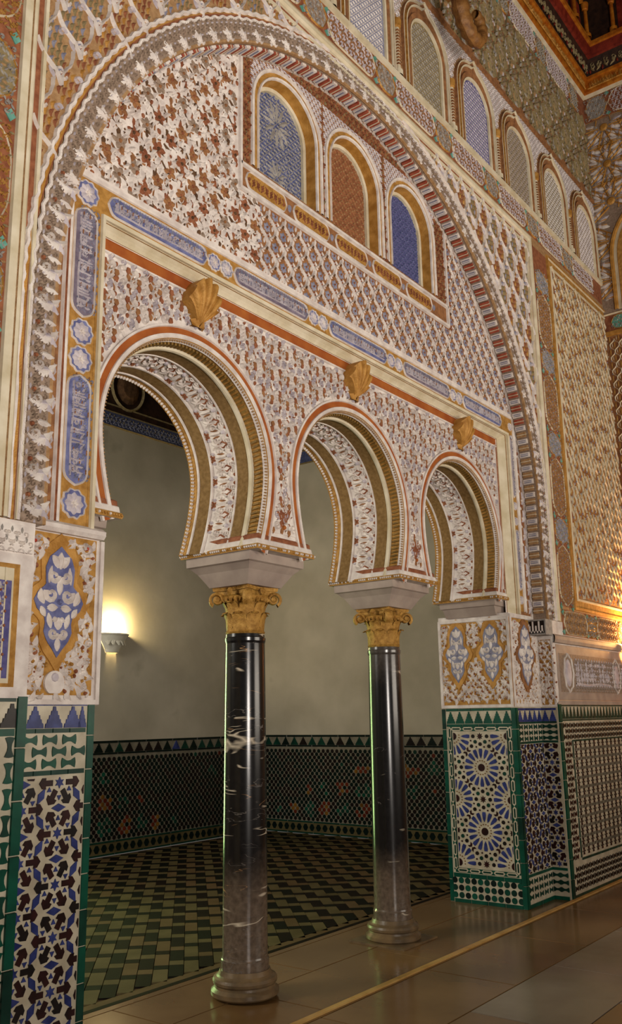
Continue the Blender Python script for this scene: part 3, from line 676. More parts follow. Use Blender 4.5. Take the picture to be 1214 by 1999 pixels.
for x in (8.38, 9.7):
    outline(mb, [(x+.11*math.cos(t)*(1+.06*math.cos(8*t)), 1.98+.17*math.sin(t)*(1+.06*math.cos(8*t))) for t in np.linspace(0, 2*PI, 33)[:-1]], .02, .02, 'white', pA); one([dome(x, 1.98, .085, .135, .012, 'lilac', 16)]+flower(x, 1.98, .06, 'redbrown', 'gold', 4), mb, pA, .006)
one(script(8.55, 9.5, 1.84, 2.12, 'lilac', 3)+script(9.85, 10.4, 1.84, 2.12, 'lilac', 4), mb, pA, .007)
scatter(mb, M_vine('stone', 'lilac', 1.0), grid(8.55, 10.4, 1.84, 2.12, .07, .05), pA, None, 0, .007)
mb.build('inscription_band', wall, label='grey inscription band above the right tile dado')

# ---- B: tympanum
PX0, PX1, PZ0 = 3.87, 6.63, 4.97
inTy = lambda u, v: (rbig(u, v) < RB-.02) & (v > 4.46)
inPan = lambda u, v: (u > PX0-.03) & (u < PX1+.03) & (v > PZ0-.03)
mb = MB(); xs_ = np.linspace(2.52, 3.86, 28); zt_ = RZ+np.sqrt((RB-.006)**2-(xs_-X0)**2)
for x0_, x1_, za_, zb_ in zip(xs_[:-1], xs_[1:], zt_[:-1], zt_[1:]):
    if min(za_, zb_) > 4.45: mb.quad((x0_, B-.003, 4.44), (x1_, B-.003, 4.44), (x1_, B-.003, zb_), (x0_, B-.003, za_), 'white')
mb.quad((3.86, B-.003, 4.44), (4.05, B-.003, 4.44), (4.05, B-.003, 4.95), (3.86, B-.003, 4.95), 'white')
G_ = grid(2.4, 8.0, 4.44, 6.3, .19, .105); cr_ = np.c_[rng.integers(0, 3, len(G_)), rng.choice([0, PI, .35, -.35], len(G_))]
for kk, (f1, f2) in enumerate((('redbrown', 'dkbrown'), ('greybrown', 'brown'), ('brown', 'redbrown'))):
    scatter(mb, leaf_motif(f1, f2), [(g[0], g[1], cr_[i, 1], 1) for i, g in enumerate(G_) if int(cr_[i, 0]) == kk], pB, lambda u, v: inTy(u, v) & ~inPan(u, v) & (u < 4.05), .15, .003)
mb.build('tympanum_foliage', wall, 'stuff', label='white foliage over brown ground filling the left of the blind arch')
mb = MB(); scatter(mb, M_net, grid(4.06, 8.0, 4.46, 6.3, .17, .115), pB, lambda u, v: inTy(u, v) & ~inPan(u, v) & (u >= 4.05))
mb.build('tympanum_lattice', wall, 'stuff', label='lozenge lattice with blossoms filling the right of the blind arch')
# window panel
mb = MB()
sweep(mb, [(PX0, 6.22), (PX0, PZ0), (PX1, PZ0), (PX1, 5.95)], [(-.015, 0), (-.01, .02), (.01, .02), (.015, 0)], ['white']*3, pB)
sweep(mb, [(PX0, 5.15), (PX1, 5.15)], [(-.014, 0), (-.01, .02), (.01, .02), (.014, 0)], ['white']*3, pB)
inW = lambda u, v: (rbig(u, v) < RB-.02) & (u > PX0+.02) & (u < PX1-.02) & (v > 5.18)
clear = lambda u, v: np.all([(np.abs(u-c) > WR+.085) | (v > WZ+WR+.12) for c in winC], axis=0)
scatter(mb, M_vine('redbrown', 'olive', 1.25), grid(PX0, PX1, 5.18, 6.3, .062, .048), pB, lambda u, v: inW(u, v) & clear(u, v), .3, .002)
scatter(mb, M_fine('lilac', 'white', 'lilac', .8), grid(PX0, PX1, 5.7, 6.2, .05, .03), pB, lambda u, v: inW(u, v) & ~clear(u, v) & np.all([np.where(v > WZ, np.hypot(u-c, v-WZ), np.abs(u-c)) > WR+.05 for c in winC], axis=0), 0, .002)
s = PX0+.06
while s < PX1-.3:
    pts = lobed(s, s+.42, 5.0, 5.125, .05); one([prism(pts, .006, 'ochre')], mb, pB); outline(mb, pts, .012, .014, 'white', pB)
    scatter(mb, M_vine('redbrown', 'gold', 1.05), [(s+.05+.045*i, 5.06, PI*(i % 2), 1.1) for i in range(8)], pB, None, 0, .006)
    one([dome(s+.46, 5.062, .02, .03, .01, 'greyblue', 8)], mb, pB); s += .50
mb.build('window_surround', wall, label='brown arabesque surround of the three lattice windows')
wt = [('dkblue', 'grey', 'blue'), ('redbrown', 'brown', 'tan'), ('violet', 'dkblue', 'blue')]
for k, (c, (g, l, d)) in enumerate(zip(winC, wt)):
    w = MB(); inner = arch_path(c, WR, WZ, WS)
    pW = planeY(B+WD)
    one([prism(arch_path(c, WR+.01, WZ, WS-.01), .006, g)], w, pW)
    ins = lambda u, v, c=c: (v > WS+.02) & (np.where(v > WZ, np.hypot(u-c, v-WZ), np.abs(u-c)) < WR-.04)
    scatter(w, M_fine(l, g, d, .95), grid(c-.32, c+.32, WS, WZ+.33, .058, .031), pW, ins, .15, .006)
    if k == 0:
        star = [lens(.03*math.cos(t), .03*math.sin(t), .15*math.cos(t), .19*math.sin(t), .035, .016, 'grey') for t in np.arange(12)*PI/6]
        scatter(w, star, [(c, WZ+.05, 0, 1), (c, WS+.14, 0, .7)], pW, ins, 0, .008)
    wn = w.build(f'window_{k+1}', kind='structure', label=['left lattice window, dark blue with a grey star', 'middle lattice window, solid red-brown fretwork', 'right lattice window, violet fretwork'][k])
    w = MB(); sweep(w, inner, [(-.04, -WD), (-.038, -WD+.03), (-.012, -WD+.034), (-.01, -WD+.03), (0, 0), (.004, .014), (.016, .018), (.02, .006), (.05, .006), (.055, .016), (.075, .016), (.08, 0)], ['cream', 'cream', 'cream', 'gold', 'white', 'white', 'white', 'ochre', 'white', 'white', 'white'], pB)
    w.quad((c-WR, B, WS), (c+WR, B, WS), (c+WR, B+WD, WS), (c-WR, B+WD, WS), 'cream')
    w.build('window_frame', wn, label='gilded arched reveal with pale edging')

# inscription frame around the arcade
FX0, FX1, FZ = 2.575, 7.84, 4.42
mb = MB(); path = [(FX0, 2.53), (FX0, FZ), (FX1, FZ), (FX1, 2.53)]
sweep(mb, path, [(-.012, 0), (-.008, .014), (0, .02), (.014, .02), (.02, .01), (.03, .018), (.036, 0)], ['white', 'white', 'white', 'redbrown', 'white', 'white'], pB)
sweep(mb, [(CX0, 2.5), (CX0, CZ), (CX1, CZ), (CX1, 2.5)], [(-.004, -.004), (-.004, .018), (.018, .022), (.022, .006), (.034, .006), (.036, 0)], ['cream', 'cream', 'cream', 'ochre', 'ochre'], pB)
one([rect(FX0, CX0-.02, 2.53, FZ-.02, .003, 'ochre'), rect(CX1+.02, FX1, 2.53, FZ-.02, .003, 'ochre'), rect(FX0, FX1, CZ+.03, FZ-.01, .0035, 'ochre')], mb, pB)
trim3 = mb.build('trim_3', kind='structure', label='cream and ochre frame around the three horseshoe arches')
mb = MB()
def medal(cx, cz, r, m='blue'):
    pts = [(cx+r*math.cos(t)*(1+.07*math.cos(10*t)), cz+r*math.sin(t)*(1+.07*math.cos(10*t))) for t in np.linspace(0, 2*PI, 41)[:-1]]
    one([prism(pts, .007, m)], mb, pB); outline(mb, pts, .012, .014, 'white', pB)
    one(flower(cx, cz, r*.8, 'lilac', 'white', 8)+flower(cx, cz, r*.45, 'white', 'blue', 6), mb, pB, .007)
def cart(u0, u1, v0, v1, seed, vert):
    if vert: pts = swap(lobed(v0, v1, u0, u1, .07))
    else: pts = lobed(u0, u1, v0, v1, .06)
    one([prism(pts, .006, 'greyviolet' if seed % 2 else 'blue')], mb, pB); outline(mb, pts, .014, .016, 'white', pB)
    e = .022
    if vert: els = script(v0+.04, v1-.04, u0+e, u1-e, 'lilac', seed, .010, True)
    else: els = script(u0+.04, u1-.04, v0+e, v1-e, 'lilac', seed, .010)
    one(els, mb, pB, .006)
    pl = [(u, v, PI*k, .8) for k, (u, v) in enumerate([(u0+e+.03+.04*a, v0+.05+.05*b) for a in range(int((u1-u0-.06)/.04)+1) for b in range(int((v1-v0-.06)/.05)+1)])]
    scatter(mb, M_vine('greyblue', 'brown', 1.0), pl, pB, None, 0, .005); scatter(mb, M_vine('lilac', 'white', .7), [(a+.02, b+.022, c_, .75) for a, b, c_, _ in pl[::2]], pB, (lambda u, v: (u < u1-.03) & (v < v1-.03)), .4, .006)
for fx0, fx1, sd in ((FX0+.025, CX0-.045, 1), (CX1+.045, FX1-.025, 21)):
    cx = (fx0+fx1)/2; w = (fx1-fx0)/2
    medal(cx, 4.325, min(.068, w)); cart(fx0, fx1, 3.62, 4.235, sd, True)
    medal(cx, 3.535, min(.066, w)); medal(cx, 3.385, min(.066, w)); cart(fx0, fx1, 2.73, 3.30, sd+1, True); medal(cx, 2.635, min(.072, w))
u = 2.80; sd = 40
while u < 7.55:
    e = min(u+.78, 7.62); cart(u+.01, e-.01, CZ+.045, FZ-.03, sd, False); sd += 1
    if e+.2 < 7.6:
        medal(e+.055, (CZ+FZ)/2+.008, .052); medal(e+.165, (CZ+FZ)/2+.008, .052, 'greyblue')
    u = e+.225
mb.build('inscription_frieze', wall, label='blue cartouches with carved script framing the three arches')
# strips between the inscription frame and the great arch
mb = MB()
inS = lambda u, v: (rbig(u, v) < RB-.012) & (v < 4.46) & (v > 2.52) & ((u < FX0-.02) | (u > FX1+.02))
M_acan = [lens(-.03, -.07, -.02, .07, .05, .022, 'white', .25), lens(.02, -.08, .035, .05, .045, .022, 'lilac', -.25), spiral(-.045, .04, .025, .008, 0, 360, .016, .018, 'white', 9), spiral(.05, -.02, .025, .008, 180, 540, .016, .018, 'white', 9), dome(0, .085, .018, .022, .012, 'redbrown', 6)]
scatter(mb, M_acan, [(x, z, 0, 1) for x in (2.455, 7.915) for z in np.arange(2.6, 4.46, .175)], pB, inS, .1)
mb.build('strip_foliage', wall, 'stuff')

# ---- P: arcade spandrels
mb = MB()
inSp = lambda u, v: np.all([rh(c, u, v) > HR+.105 for c in AC], axis=0) & (v < IZ-.085) & (v > 2.76) & (u > IX0+.025) & (u < IX1-.055)
scatter(mb, M_scroll, [(u, v, PI if round((v-2.72)/.088) % 2 else 0, 1.0) for u, v, _, _ in grid(2.85, 7.5, 2.72, 4.15, .165, .088)], pP, inSp, .12, .002)
mb.build('spandrel_scrolls', wall, 'stuff', label='pale scroll relief with brown buds between the horseshoe arches')
mb = MB(); sweep(mb, [(IX0, IZ), (IX1, IZ)], [(-.082, 0), (-.078, .014), (-.068, .014), (-.065, .006), (-.004, .006), (0, .012), (0, 0)], ['white', 'white', 'white', 'orange', 'orange', 'cream'], pP)
for xx, sg in ((IX0, 1), (IX1, -1)): sweep(mb, [(xx, 2.72), (xx, IZ-.06)] if sg > 0 else [(xx, IZ-.06), (xx, 2.72)], [(-.04, 0), (-.036, .014), (-.028, .014), (-.025, .0085), (-.004, .0085), (0, .012), (0, 0)], ['white', 'white', 'white', 'redbrown', 'redbrown', 'cream'], pP)
mb.build('trim_4', kind='structure', label='red band along the inner edge of the arcade frame')

# ---- the three horseshoe arches
hpp = hp(HR, n=60); fH, LH = soffit(0, 0, hpp)
mA = MB(); sweep(mA, hpp, [(.088, 0), (.086, .016), (.074, .018), (.07, .006), (.032, .008), (.03, .018), (.012, .020), (.004, .012), (0, .006), (0, 0)], ['white', 'white', 'white', 'orange', 'white', 'white', 'white', 'ochre', 'ochre'], pP)
yb = [(P_-.006, 0), (P_+.01, .004), (P_+.02, .012), (P_+.03, .004), (3.645, .016), (3.648, .034), (3.662, .038), (3.676, .034), (3.68, .026), (3.775, .030), (3.778, .036), (3.788, .036), (3.79, .026), (3.975, .040), (3.978, .052), (3.99, .054), (3.993, .050), (4.085, .058), (4.088, .066), (4.10, .066), (4.105, .058), (BK+.02, .064), (BK+.02, 0)]
mA_m = ['white', 'white', 'white', 'ochre', 'cream', 'cream', 'cream', 'cream', 'soffit_brown', 'white', 'white', 'white', 'white', 'white', 'white', 'white', 'soffit_brown', 'white', 'white', 'white', 'ochre', 'ochre']
sweepS(mA, fH, LH, yb, mA_m, 90); arch_me = mA.mesh('horseshoe_arch')
mA = MB()
gd = [prism([(-.009, 3.583), (.006, 3.583), (.014, 3.64), (-.001, 3.64)], .022, 'fluting', .15)]
scatter(mA, gd, [(u, 0, 0, 1) for u in np.arange(.02, LH, .030)], fH, None, 0, 0); gold_me = mA.mesh('gilded_fluting')
mA = MB()
leafs = mirror([spiral(.045, .01, .030, .008, -90, 260, .018, .014, 'white', 11), lens(.01, -.06, .07, -.045, .026, .015, 'white', .2), lens(.075, .0, .06, .065, .026, .015, 'white', -.2), spiral(.06, -.075, .018, .006, 0, 330, .012, .012, 'white', 8)])+[lens(0, -.03, 0, .06, .034, .016, 'white'), dome(0, -.055, .018, .018, .014, 'lilac', 8), dome(.035, .075, .012, .012, .012, 'lilac', 6), dome(-.035, .075, .012, .012, .012, 'lilac', 6)]+flower(0, .088, .030, 'redbrown', 'brown', 5, .3, .010)+[lens(s*.02, -.02, s*.028, .045, .016, .008, 'brown') for s in (-1, 1)]+[strip([(s*.085, -.06), (s*.062, -.02), (s*.082, .03)], .014, .007, 'redbrown') for s in (-1, 1)]+[dome(s*.03, -.085, .014, .012, .009, 'redbrown', 6) for s in (-1, 1)]
def fHo(u, v, h): return fH(u, v, h+.026+(v-3.79)/(3.975-3.79)*.014)
scatter(mA, leafs, [(u, 3.882, 0, .98) for u in np.arange(.10, LH-.05, .165)], fHo); flor_me = mA.mesh('soffit_foliage')
mA = MB(); scatter(mA, [dome(0, 0, .011, .011, .014, 'white', 8)], [(u, BK-.005, 0, 1) for u in np.arange(.01, LH, .027)], fH, None, 0, .062)
scatter(mA, [dome(0, 0, .0075, .0075, .01, 'tan', 6)], [(u, P_+.002, 0, 1) for u in np.arange(.01, LH, .02)], fH, None, 0, .002); bead_me = mA.mesh('bead_row')
for c, nm in zip(AC, ('nearest', 'middle', 'farthest')):
    T = Matrix.Translation((c, 0, 0))
    a = link('horseshoe_arch', arch_me, wall, mw=T, label=f'{nm} horseshoe arch with orange and white mouldings')
    link('gilded_fluting', gold_me, a, kind='stuff'); link('soffit_foliage', flor_me, a, kind='stuff'); link('bead_row', bead_me, a, kind='stuff')
# feet of the arches: moulded blocks over the capitals and jambs
def block(x0, x1, name='impost_moulding'):
    k = MB(); y0, y1 = P_, BK
    pr = [(SP-.002, .030), (SP+.012, .036), (SP+.028, .030), (SP+.032, .022), (SP+.060, .018), (SP+.066, .012), (SP+.092, .010), (SP+.10, 0)]
    ms = ['ochre', 'ochre', 'cream', 'white', 'white', 'redbrown', 'redbrown']
    for (za, da), (zb, db_), m in zip(pr[:-1], pr[1:], ms):
        a = [(x0-da, y0-da), (x1+da, y0-da), (x1+da, y1+da), (x0-da, y1+da)]; b = [(x0-db_, y0-db_), (x1+db_, y0-db_), (x1+db_, y1+db_), (x0-db_, y1+db_)]
        for i in range(4): j = (i+1) % 4; k.quad((*a[i], za), (*a[j], za), (*b[j], zb), (*b[i], zb), m)
    d = .03; k.quad((x0-d, y0-d, SP-.002), (x1+d, y0-d, SP-.002), (x1+d, y1+d, SP-.002), (x0-d, y1+d, SP-.002), 'white')
    rr = random.Random(int(x0*100))
    els = []
    for u in np.arange(x0-.02, x1+.03, .018): els.append(dome(u, SP+.014, .008, .009, .008, 'white' if rr.random() < .5 else 'gold', 6))
    one(els, k, planeY(y0-.034))
    one([dome(u, SP+.014, .008, .009, .008, 'white' if rr.random() < .6 else 'ochre', 6) for u in np.arange(y0-.02, y1+.03, .018)], k, planeX(x0-.034))
    k.build(name, wall)
block(AC[0]+foot, AC[1]-foot); block(AC[1]+foot, AC[2]-foot); block(AC[2]+foot, 7.55); block(2.80, AC[0]-foot)
# palmette set in the foot of each spandrel
for xm in COLX:
    mb = MB(); z = 2.86
    one([prism([(xm-.14, 2.745), (xm+.14, 2.745), (xm+.075, 3.06), (xm, 3.12), (xm-.075, 3.06)], .006, 'white')]+[lens(xm, 2.80, xm+.12*math.sin(t), 2.80+.17*math.cos(t), .035, .02, 'redbrown') for t in (-.75, -.4, 0, .4, .75)]+[spiral(xm+s*.06, 2.79, .026, .008, 90-90*s, 90+s*300, .014, .016, 'white', 9) for s in (-1, 1)]+[dome(xm, 2.79, .02, .02, .02, 'orange', 8)], mb, pP)
    mb.build('palmette', wall)
# ================================================================ pier stucco panels
def medallion(cu, z0, z1, w, els_m=('gold', 'blue', 'white')):
    """lobed gilt medallion with a blue field and white scrolls"""
    H = z1-z0; zc = (z0+z1)/2; wv = els_m[2]
    T = [0, .05, .1, .2, .3, .36, .42, .5, .58, .64, .7, .78, .86, .93, 1]; Rr = [0, .2, .42, .56, .54, .52, .80, .95, .82, .54, .50, .54, .40, .18, 0]
    def shape(kx, kz):
        t = np.linspace(0, 1, 41); r = np.interp(t, T, Rr)*w*kx; z = zc+(.5-t)*H*kz
        return np.array([(cu+a, b) for a, b in zip(r, z)]+[(cu-a, b) for a, b in list(zip(r, z))[1:-1][::-1]])
    els = [prism(shape(1.12, 1.12), .008, els_m[0]), prism(shape(.86, .90), .012, els_m[1])]
    h = .016
    for s in (-1, 1):
        els += [spiral(cu+s*w*.20, zc+H*.20, w*.16, w*.05, 90+s*90, 90+s*90+s*400, w*0.169, h, wv, 12), spiral(cu+s*w*.27, zc+H*.05, w*.19, w*.06, 90-s*60, 90-s*60-s*400, w*0.195, h, wv, 12),
                spiral(cu+s*w*.17, zc-H*.26, w*.13, w*.05, 90+s*90, 90+s*90+s*400, w*0.156, h, wv, 11), lens(cu+s*w*.08, zc+H*.27, cu+s*w*.28, zc+H*.37, w*0.260, h, wv, .1*s), lens(cu+s*w*.50, zc-H*.03, cu+s*w*.62, zc+H*.09, w*0.247, h, wv, -.1*s),
                lens(cu+s*w*.34, zc-H*.10, cu+s*w*.24, zc-H*.22, w*0.195, h, wv), lens(cu+s*w*.05, zc-H*.05, cu+s*w*.40, zc-H*.06, w*0.221, h, wv), lens(cu+s*w*.60, zc-H*.05, cu+s*w*.44, zc-H*.13, w*0.195, h, wv), lens(cu+s*w*.36, zc+H*.14, cu+s*w*.30, zc+H*.28, w*0.156, h, wv),
                lens(cu+s*w*.03, zc-H*.14, cu+s*w*.20, zc-H*.16, w*0.182, h, wv)]
    els += [lens(cu, zc+H*.26, cu, zc+H*.40, w*0.260, h, wv), lens(cu, zc+H*.05, cu, zc+H*.19, w*0.221, h, wv), lens(cu, zc-H*.13, cu, zc-H*.23, w*0.286, h, wv), lens(cu, zc-H*.29, cu, zc-H*.40, w*0.208, h, wv), dome(cu, zc-H*.005, w*.09, w*.09, h, els_m[1], 6)]
    for i in range(2, len(els)): els[i][0][:, 2] += .012
    return els
def med_out(cu, z0, z1, w):
    T = [-.2, -.06, .0, .1, .2, .3, .36, .42, .5, .58, .64, .7, .78, .86, .95, 1.06, 1.2]; Rr = [-1, 0, .25, .5, .66, .66, .68, .95, 1.1, .98, .7, .66, .68, .56, .3, 0, -1]
    return lambda u, v: np.abs(u-cu) > np.interp(.5-(v-(z0+z1)/2)/(z1-z0), T, Rr)*w*1.08+.008
def corner_scrolls(u0, u1, z0, z1, m='white', m2='red', s=1.0):
    els = []
    for u, d in ((u0, 1), (u1, -1)):
        els += [spiral(u+d*.055*s, z1-.07, .035*s, .01*s, 90-90*d, 90-90*d-d*400, .017*s, .018, m, 12), dome(u+d*.055*s, z1-.07, .012*s, .012*s, .012, m2, 6), lens(u+d*.03*s, z1-.13, u+d*.05*s, z1-.24, .03*s, .016, m, .15*d), lens(u+d*.02*s, z1-.26, u+d*.045*s, z1-.34, .03*s, .016, m, -.15*d)]
    return els
M_fol = [lens(-.022, -.034, -.012, .032, .034, .018, 'white', .25), lens(.018, -.034, .024, .028, .032, .018, 'white', -.25), spiral(0, .03, .018, .005, 0, 380, .012, .014, 'white', 9), dome(.03, .035, .009, .012, .01, 'ochre', 6), dome(-.032, .03, .009, .012, .01, 'redbrown', 6)]
PZa, PZb = 1.70, 2.49
# left pier, recess face
mb = MB(); u0, u1 = 2.42, XJL
sweep(mb, [(2.36, PZb+.005), (XJL+.012, PZb+.005)], [(-.02, 0), (-.018, .02), (0, .035), (.02, .035), (.035, .012), (.04, 0)], ['white']*5, pB)
sweep(mb, [(2.37, PZb-.02), (2.37, PZa), (XJL, PZa), (XJL, PZb-.02)][::-1], [(0, 0), (0, .014), (.022, .014), (.026, .004)], ['white']*3, pB)
one([rect(2.38, XJL-.02, PZa+.02, PZb-.02, .004, 'ochre')], mb, pB)
one(medallion(2.605, 1.86, 2.44, .17), mb, pB, .003); one(corner_scrolls(2.40, 2.81, PZa, PZb), mb, pB, .010)
ex = lambda cu, zc, w, h: (lambda u, v: (np.abs(u-cu)/w+np.abs(v-zc)/h > 1))
e1 = med_out(2.605, 1.86, 2.44, .17)
scatter(mb, M_fol, [(a, b, 0, .98) for a, b, _, _ in grid(2.40, 2.81, 1.73, 2.45, .062, .040)], pB, lambda u, v: e1(u, v) & (u < 2.80) & (u > 2.39) & (v < 2.44) & ((np.hypot(u-2.6, v-1.78) > .07)), .5, .004)
one([prism(arc(2.60, 1.775, .055, -60, 240, 18), .014, 'white'), dome(2.60, 1.80, .03, .03, .02, 'lilac', 8)], mb, pB, .003)
mb.build('stucco_panel', wall, label='carved panel with a blue and gilt medallion on the near pier')
# left pier, hall face
mb = MB()
one([rect(1.6, 2.335, 2.32, 2.44, .012, 'white'), rect(1.6, 2.345, 1.70, 2.31, .010, 'white'), rect(1.7, 2.275, 1.745, 2.265, .013, 'ochre'), rect(1.75, 2.245, 1.76, 2.245, .016, 'cream'), rect(1.75, 2.235, 1.78, 2.19, .018, 'violet'), rect(2.20, 2.207, 1.76, 2.245, .02, 'cream')], mb, pA)
scatter(mb, M_fine('lilac', 'grey', 'redbrown', .9), grid(1.78, 2.18, 1.8, 2.18, .05, .03), pA, None, 0, .018)
scatter(mb, M_vine('white', 'grey', 1.1), grid(1.95, 2.30, 2.35, 2.42, .05, .04), pA, None, 0, .012)
mb.build('stucco_panel', wall, label='framed violet panel at the left edge')
# right jamb
pJ = planeX(XJR); Y0, Y1 = B+.02, 4.20
mb = MB()
one([rect(B-.004, 4.215, PZa-.03, PZb-.03, .004, 'ochre')], mb, pJ)
sweep(mb, [(B, PZa-.035), (4.21, PZa-.035), (4.21, PZb-.025), (B, PZb-.025)], [(0, 0), (0, .016), (.024, .016), (.028, .004)], ['white']*3, pJ, True)
for yc in (3.675, 4.02): one(medallion(yc, 1.86, 2.44, .150, ('gold', 'greyblue', 'white')), mb, pJ, .004)
one(corner_scrolls(Y0, Y1, PZa, PZb-.02), mb, pJ, .004)
e2 = lambda u, v: np.all([med_out(c, 1.86, 2.44, .150)(u, v) for c in (3.675, 4.02)], axis=0)
scatter(mb, M_fol, [(a, b, 0, .98) for a, b, _, _ in grid(B+.04, 4.19, 1.72, 2.44, .062, .040)], pJ, lambda u, v: e2(u, v) & (u > B+.04) & (u < 4.18) & (v < 2.42) & (v > 1.72), .5, .004)
mb.build('stucco_panel', wall, label='carved panel with two blue medallions on the far jamb')
# right recess face and reveal
mb = MB(); sweep(mb, [(XJR, PZa-.035), (8.05, PZa-.035), (8.05, PZb), (XJR, PZb)], [(0, 0), (0, .014), (.03, .014), (.034, .004)], ['white']*3, pB, True)
one([rect(XJR+.02, 8.05, PZa-.02, PZb-.02, .004, 'ochre')], mb, pB); one(medallion(7.78, 1.82, 2.44, .21, ('brown', 'greyblue', 'white')), mb, pB, .004); one(corner_scrolls(7.53, 8.02, PZa, PZb), mb, pB, .004)
e3 = med_out(7.78, 1.82, 2.44, .21); scatter(mb, M_fol, [(a, b, 0, .98) for a, b, _, _ in grid(7.54, 8.02, 1.72, 2.44, .066, .040)], pB, lambda u, v: e3(u, v) & (u > 7.53) & (v < 2.42), .5, .004)
mb.build('stucco_panel', wall, label='narrow carved medallion panel beside the far jamb')
pV = planeX(8.06); mb = MB(); one([rect(A, B, PZa-.03, 2.30, .004, 'ochre')], mb, pV); scatter(mb, M_fol, [(a, b, 0, .98) for a, b, _, _ in grid(A+.03, B-.01, 1.72, 2.27, .06, .04)], pV, lambda u, v: (u < B-.01) & (v < 2.28), .5, .004)
sweep(mb, [(A, 1.665), (B, 1.665), (B, 2.30), (A, 2.30)], [(0, 0), (0, .012), (.016, .012), (.02, .004)], ['white']*3, pV, True)
mb.build('stucco_panel', wall)
# small dark kufic block closing the arch at the right
k = MB(); k.box(7.90, 8.055, A-.012, B, 2.315, 2.46, 'grey'); k.box(7.893, 7.90, A, B-.01, 2.33, 2.445, 't_black')
one([rect(A+.012+.03*i, A+.026+.03*i, 2.335, 2.44 if i % 2 else 2.40, .006, 'white') for i in range(5)]+[rect(A+.01, B-.015, 2.335, 2.35, .006, 'white')], k, planeX(7.893)); k.build('kufic_block', wall, label='small dark block carved with white strokes')
# impost stones on the jambs
def pyramid(x0, x1, y0, y1, zt, dx, dy, h, m, name, parent, lip=.05):
    k = MB(); L = [(zt, 0, 0), (zt-lip, .004, .004), (zt-lip-.006, .02, .02), (zt-h, dx, dy)]
    for (za, ax, ay), (zb, bx, by) in zip(L[:-1], L[1:]):
        a = [(x0+ax, y0+ay), (x1-ax, y0+ay), (x1-ax, y1-ay), (x0+ax, y1-ay)]; b = [(x0+bx, y0+by), (x1-bx, y0+by), (x1-bx, y1-by), (x0+bx, y1-by)]
        for i in range(4): j = (i+1) % 4; k.quad((*a[i], za), (*a[j], za), (*b[j], zb), (*b[i], zb), m)
    zb = zt-h; k.quad((x0+dx, y0+dy, zb), (x1-dx, y0+dy, zb), (x1-dx, y1-dy, zb), (x0+dx, y1-dy, zb), m); k.quad((x0, y0, zt), (x1, y0, zt), (x1, y1, zt), (x0, y1, zt), m)
    return k.build(name, parent)
pyramid(7.40, 7.7, 3.57, 4.14, SP-.002, .07, .03, .135, 'stone', 'impost_stone', wall)
pyramid(2.6, 2.95, 3.57, 4.14, SP-.002, .07, .03, .135, 'stone', 'impost_stone', wall)

# ================================================================ tile dados
class Panel:
    """a tiled face: one bedding mesh, and every glazed piece an object of its own on it"""
    def __init__(s, name, label, kind, c, u0, u1, v0, v1, ground='t_white', parent=None, base=.004):
        s.M = frameM(kind, c); s.kind = kind; s.mapf = planeY(c) if kind == 'Y' else planeX(c); s.base = base
        k = MB(); one([rect(u0, u1, v0, v1, base, ground)], k, s.mapf); s.o = k.build(name, parent or wall, label=label); s.sg = 1 if kind == 'Y' else -1
    def put(s, name, me, u, v, rot=0, sx=1, sy=1, h=0.0):
        M = s.M @ Matrix.Translation((u*s.sg, v, s.base+h)) @ Matrix.Rotation(rot, 4, 'Z') @ Matrix.Diagonal((sx, sy, 1, 1))
        return link(name, me, s.o, mw=M)
def piece(pts, m, h=.005, inset=.03):
    V, F, mm, _ = prism(pts, h, m, inset, -.001); k = MB(); k.add(V, F, m); return k.mesh('tile')
PC = {}
def pc(key, pts, m, **kw):
    kk = (key, m)
    if kk not in PC: PC[kk] = piece(pts, m, **kw)
    return PC[kk]
def clip_poly(P, x0, x1, y0, y1):
    for ax, lim, sg in ((0, x0, 1), (0, x1, -1), (1, y0, 1), (1, y1, -1)):
        out = []
        for i in range(len(P)):
            a, b = P[i-1], P[i]; da, db_ = sg*(a[ax]-lim), sg*(b[ax]-lim)
            if (da >= 0) != (db_ >= 0): t = da/(da-db_); out.append((a[0]+t*(b[0]-a[0]), a[1]+t*(b[1]-a[1])))
            if db_ >= 0: out.append(b)
        P = out
        if len(P) < 3: return []
    return P
def putc(Pn, name, key, pts, m, u, v, rot, bounds, mg=.004, h=0.0):
    """place a piece inside bounds; pieces that cross the edge are cut there"""
    lu = u*Pn.sg; b0, b1 = sorted((bounds[0]*Pn.sg, bounds[1]*Pn.sg)); b0 += mg; b1 -= mg; v0, v1 = bounds[2]+mg, bounds[3]-mg
    c, s_ = math.cos(rot), math.sin(rot); W_ = [(lu+c*x-s_*y, v+s_*x+c*y) for x, y in pts]
    ins = [b0 <= x <= b1 and v0 <= y <= v1 for x, y in W_]
    if all(ins): return link(name, pc(key, pts, m), Pn.o, mw=Pn.M @ Matrix.Translation((lu, v, Pn.base+h)) @ Matrix.Rotation(rot, 4, 'Z'))
    if not any(ins): return
    Q = clip_poly(W_, b0, b1, v0, v1)
    if len(Q) < 3: return
    Q = np.array(Q); ar = abs(np.sum(Q[:, 0]*np.roll(Q[:, 1], -1)-Q[:, 1]*np.roll(Q[:, 0], -1)))/2
    if ar < 1.2e-4: return
    c0 = Q.mean(0); link(name, piece(Q-c0, m), Pn.o, mw=Pn.M @ Matrix.Translation((c0[0], c0[1], Pn.base+h)))
def stepped(w, h, n=5, inv=False):     # stepped merlon (pyramid), base at y=0
    L = []
    for i in range(n):
        x = w/2*(1-i/n); L += [(x, h*i/n), (x-w*.03, h*(i+1)/n)]
    pts = L+[(-x, y) for x, y in L[::-1]]
    return [(x, (h-y) if inv else y) for x, y in pts]
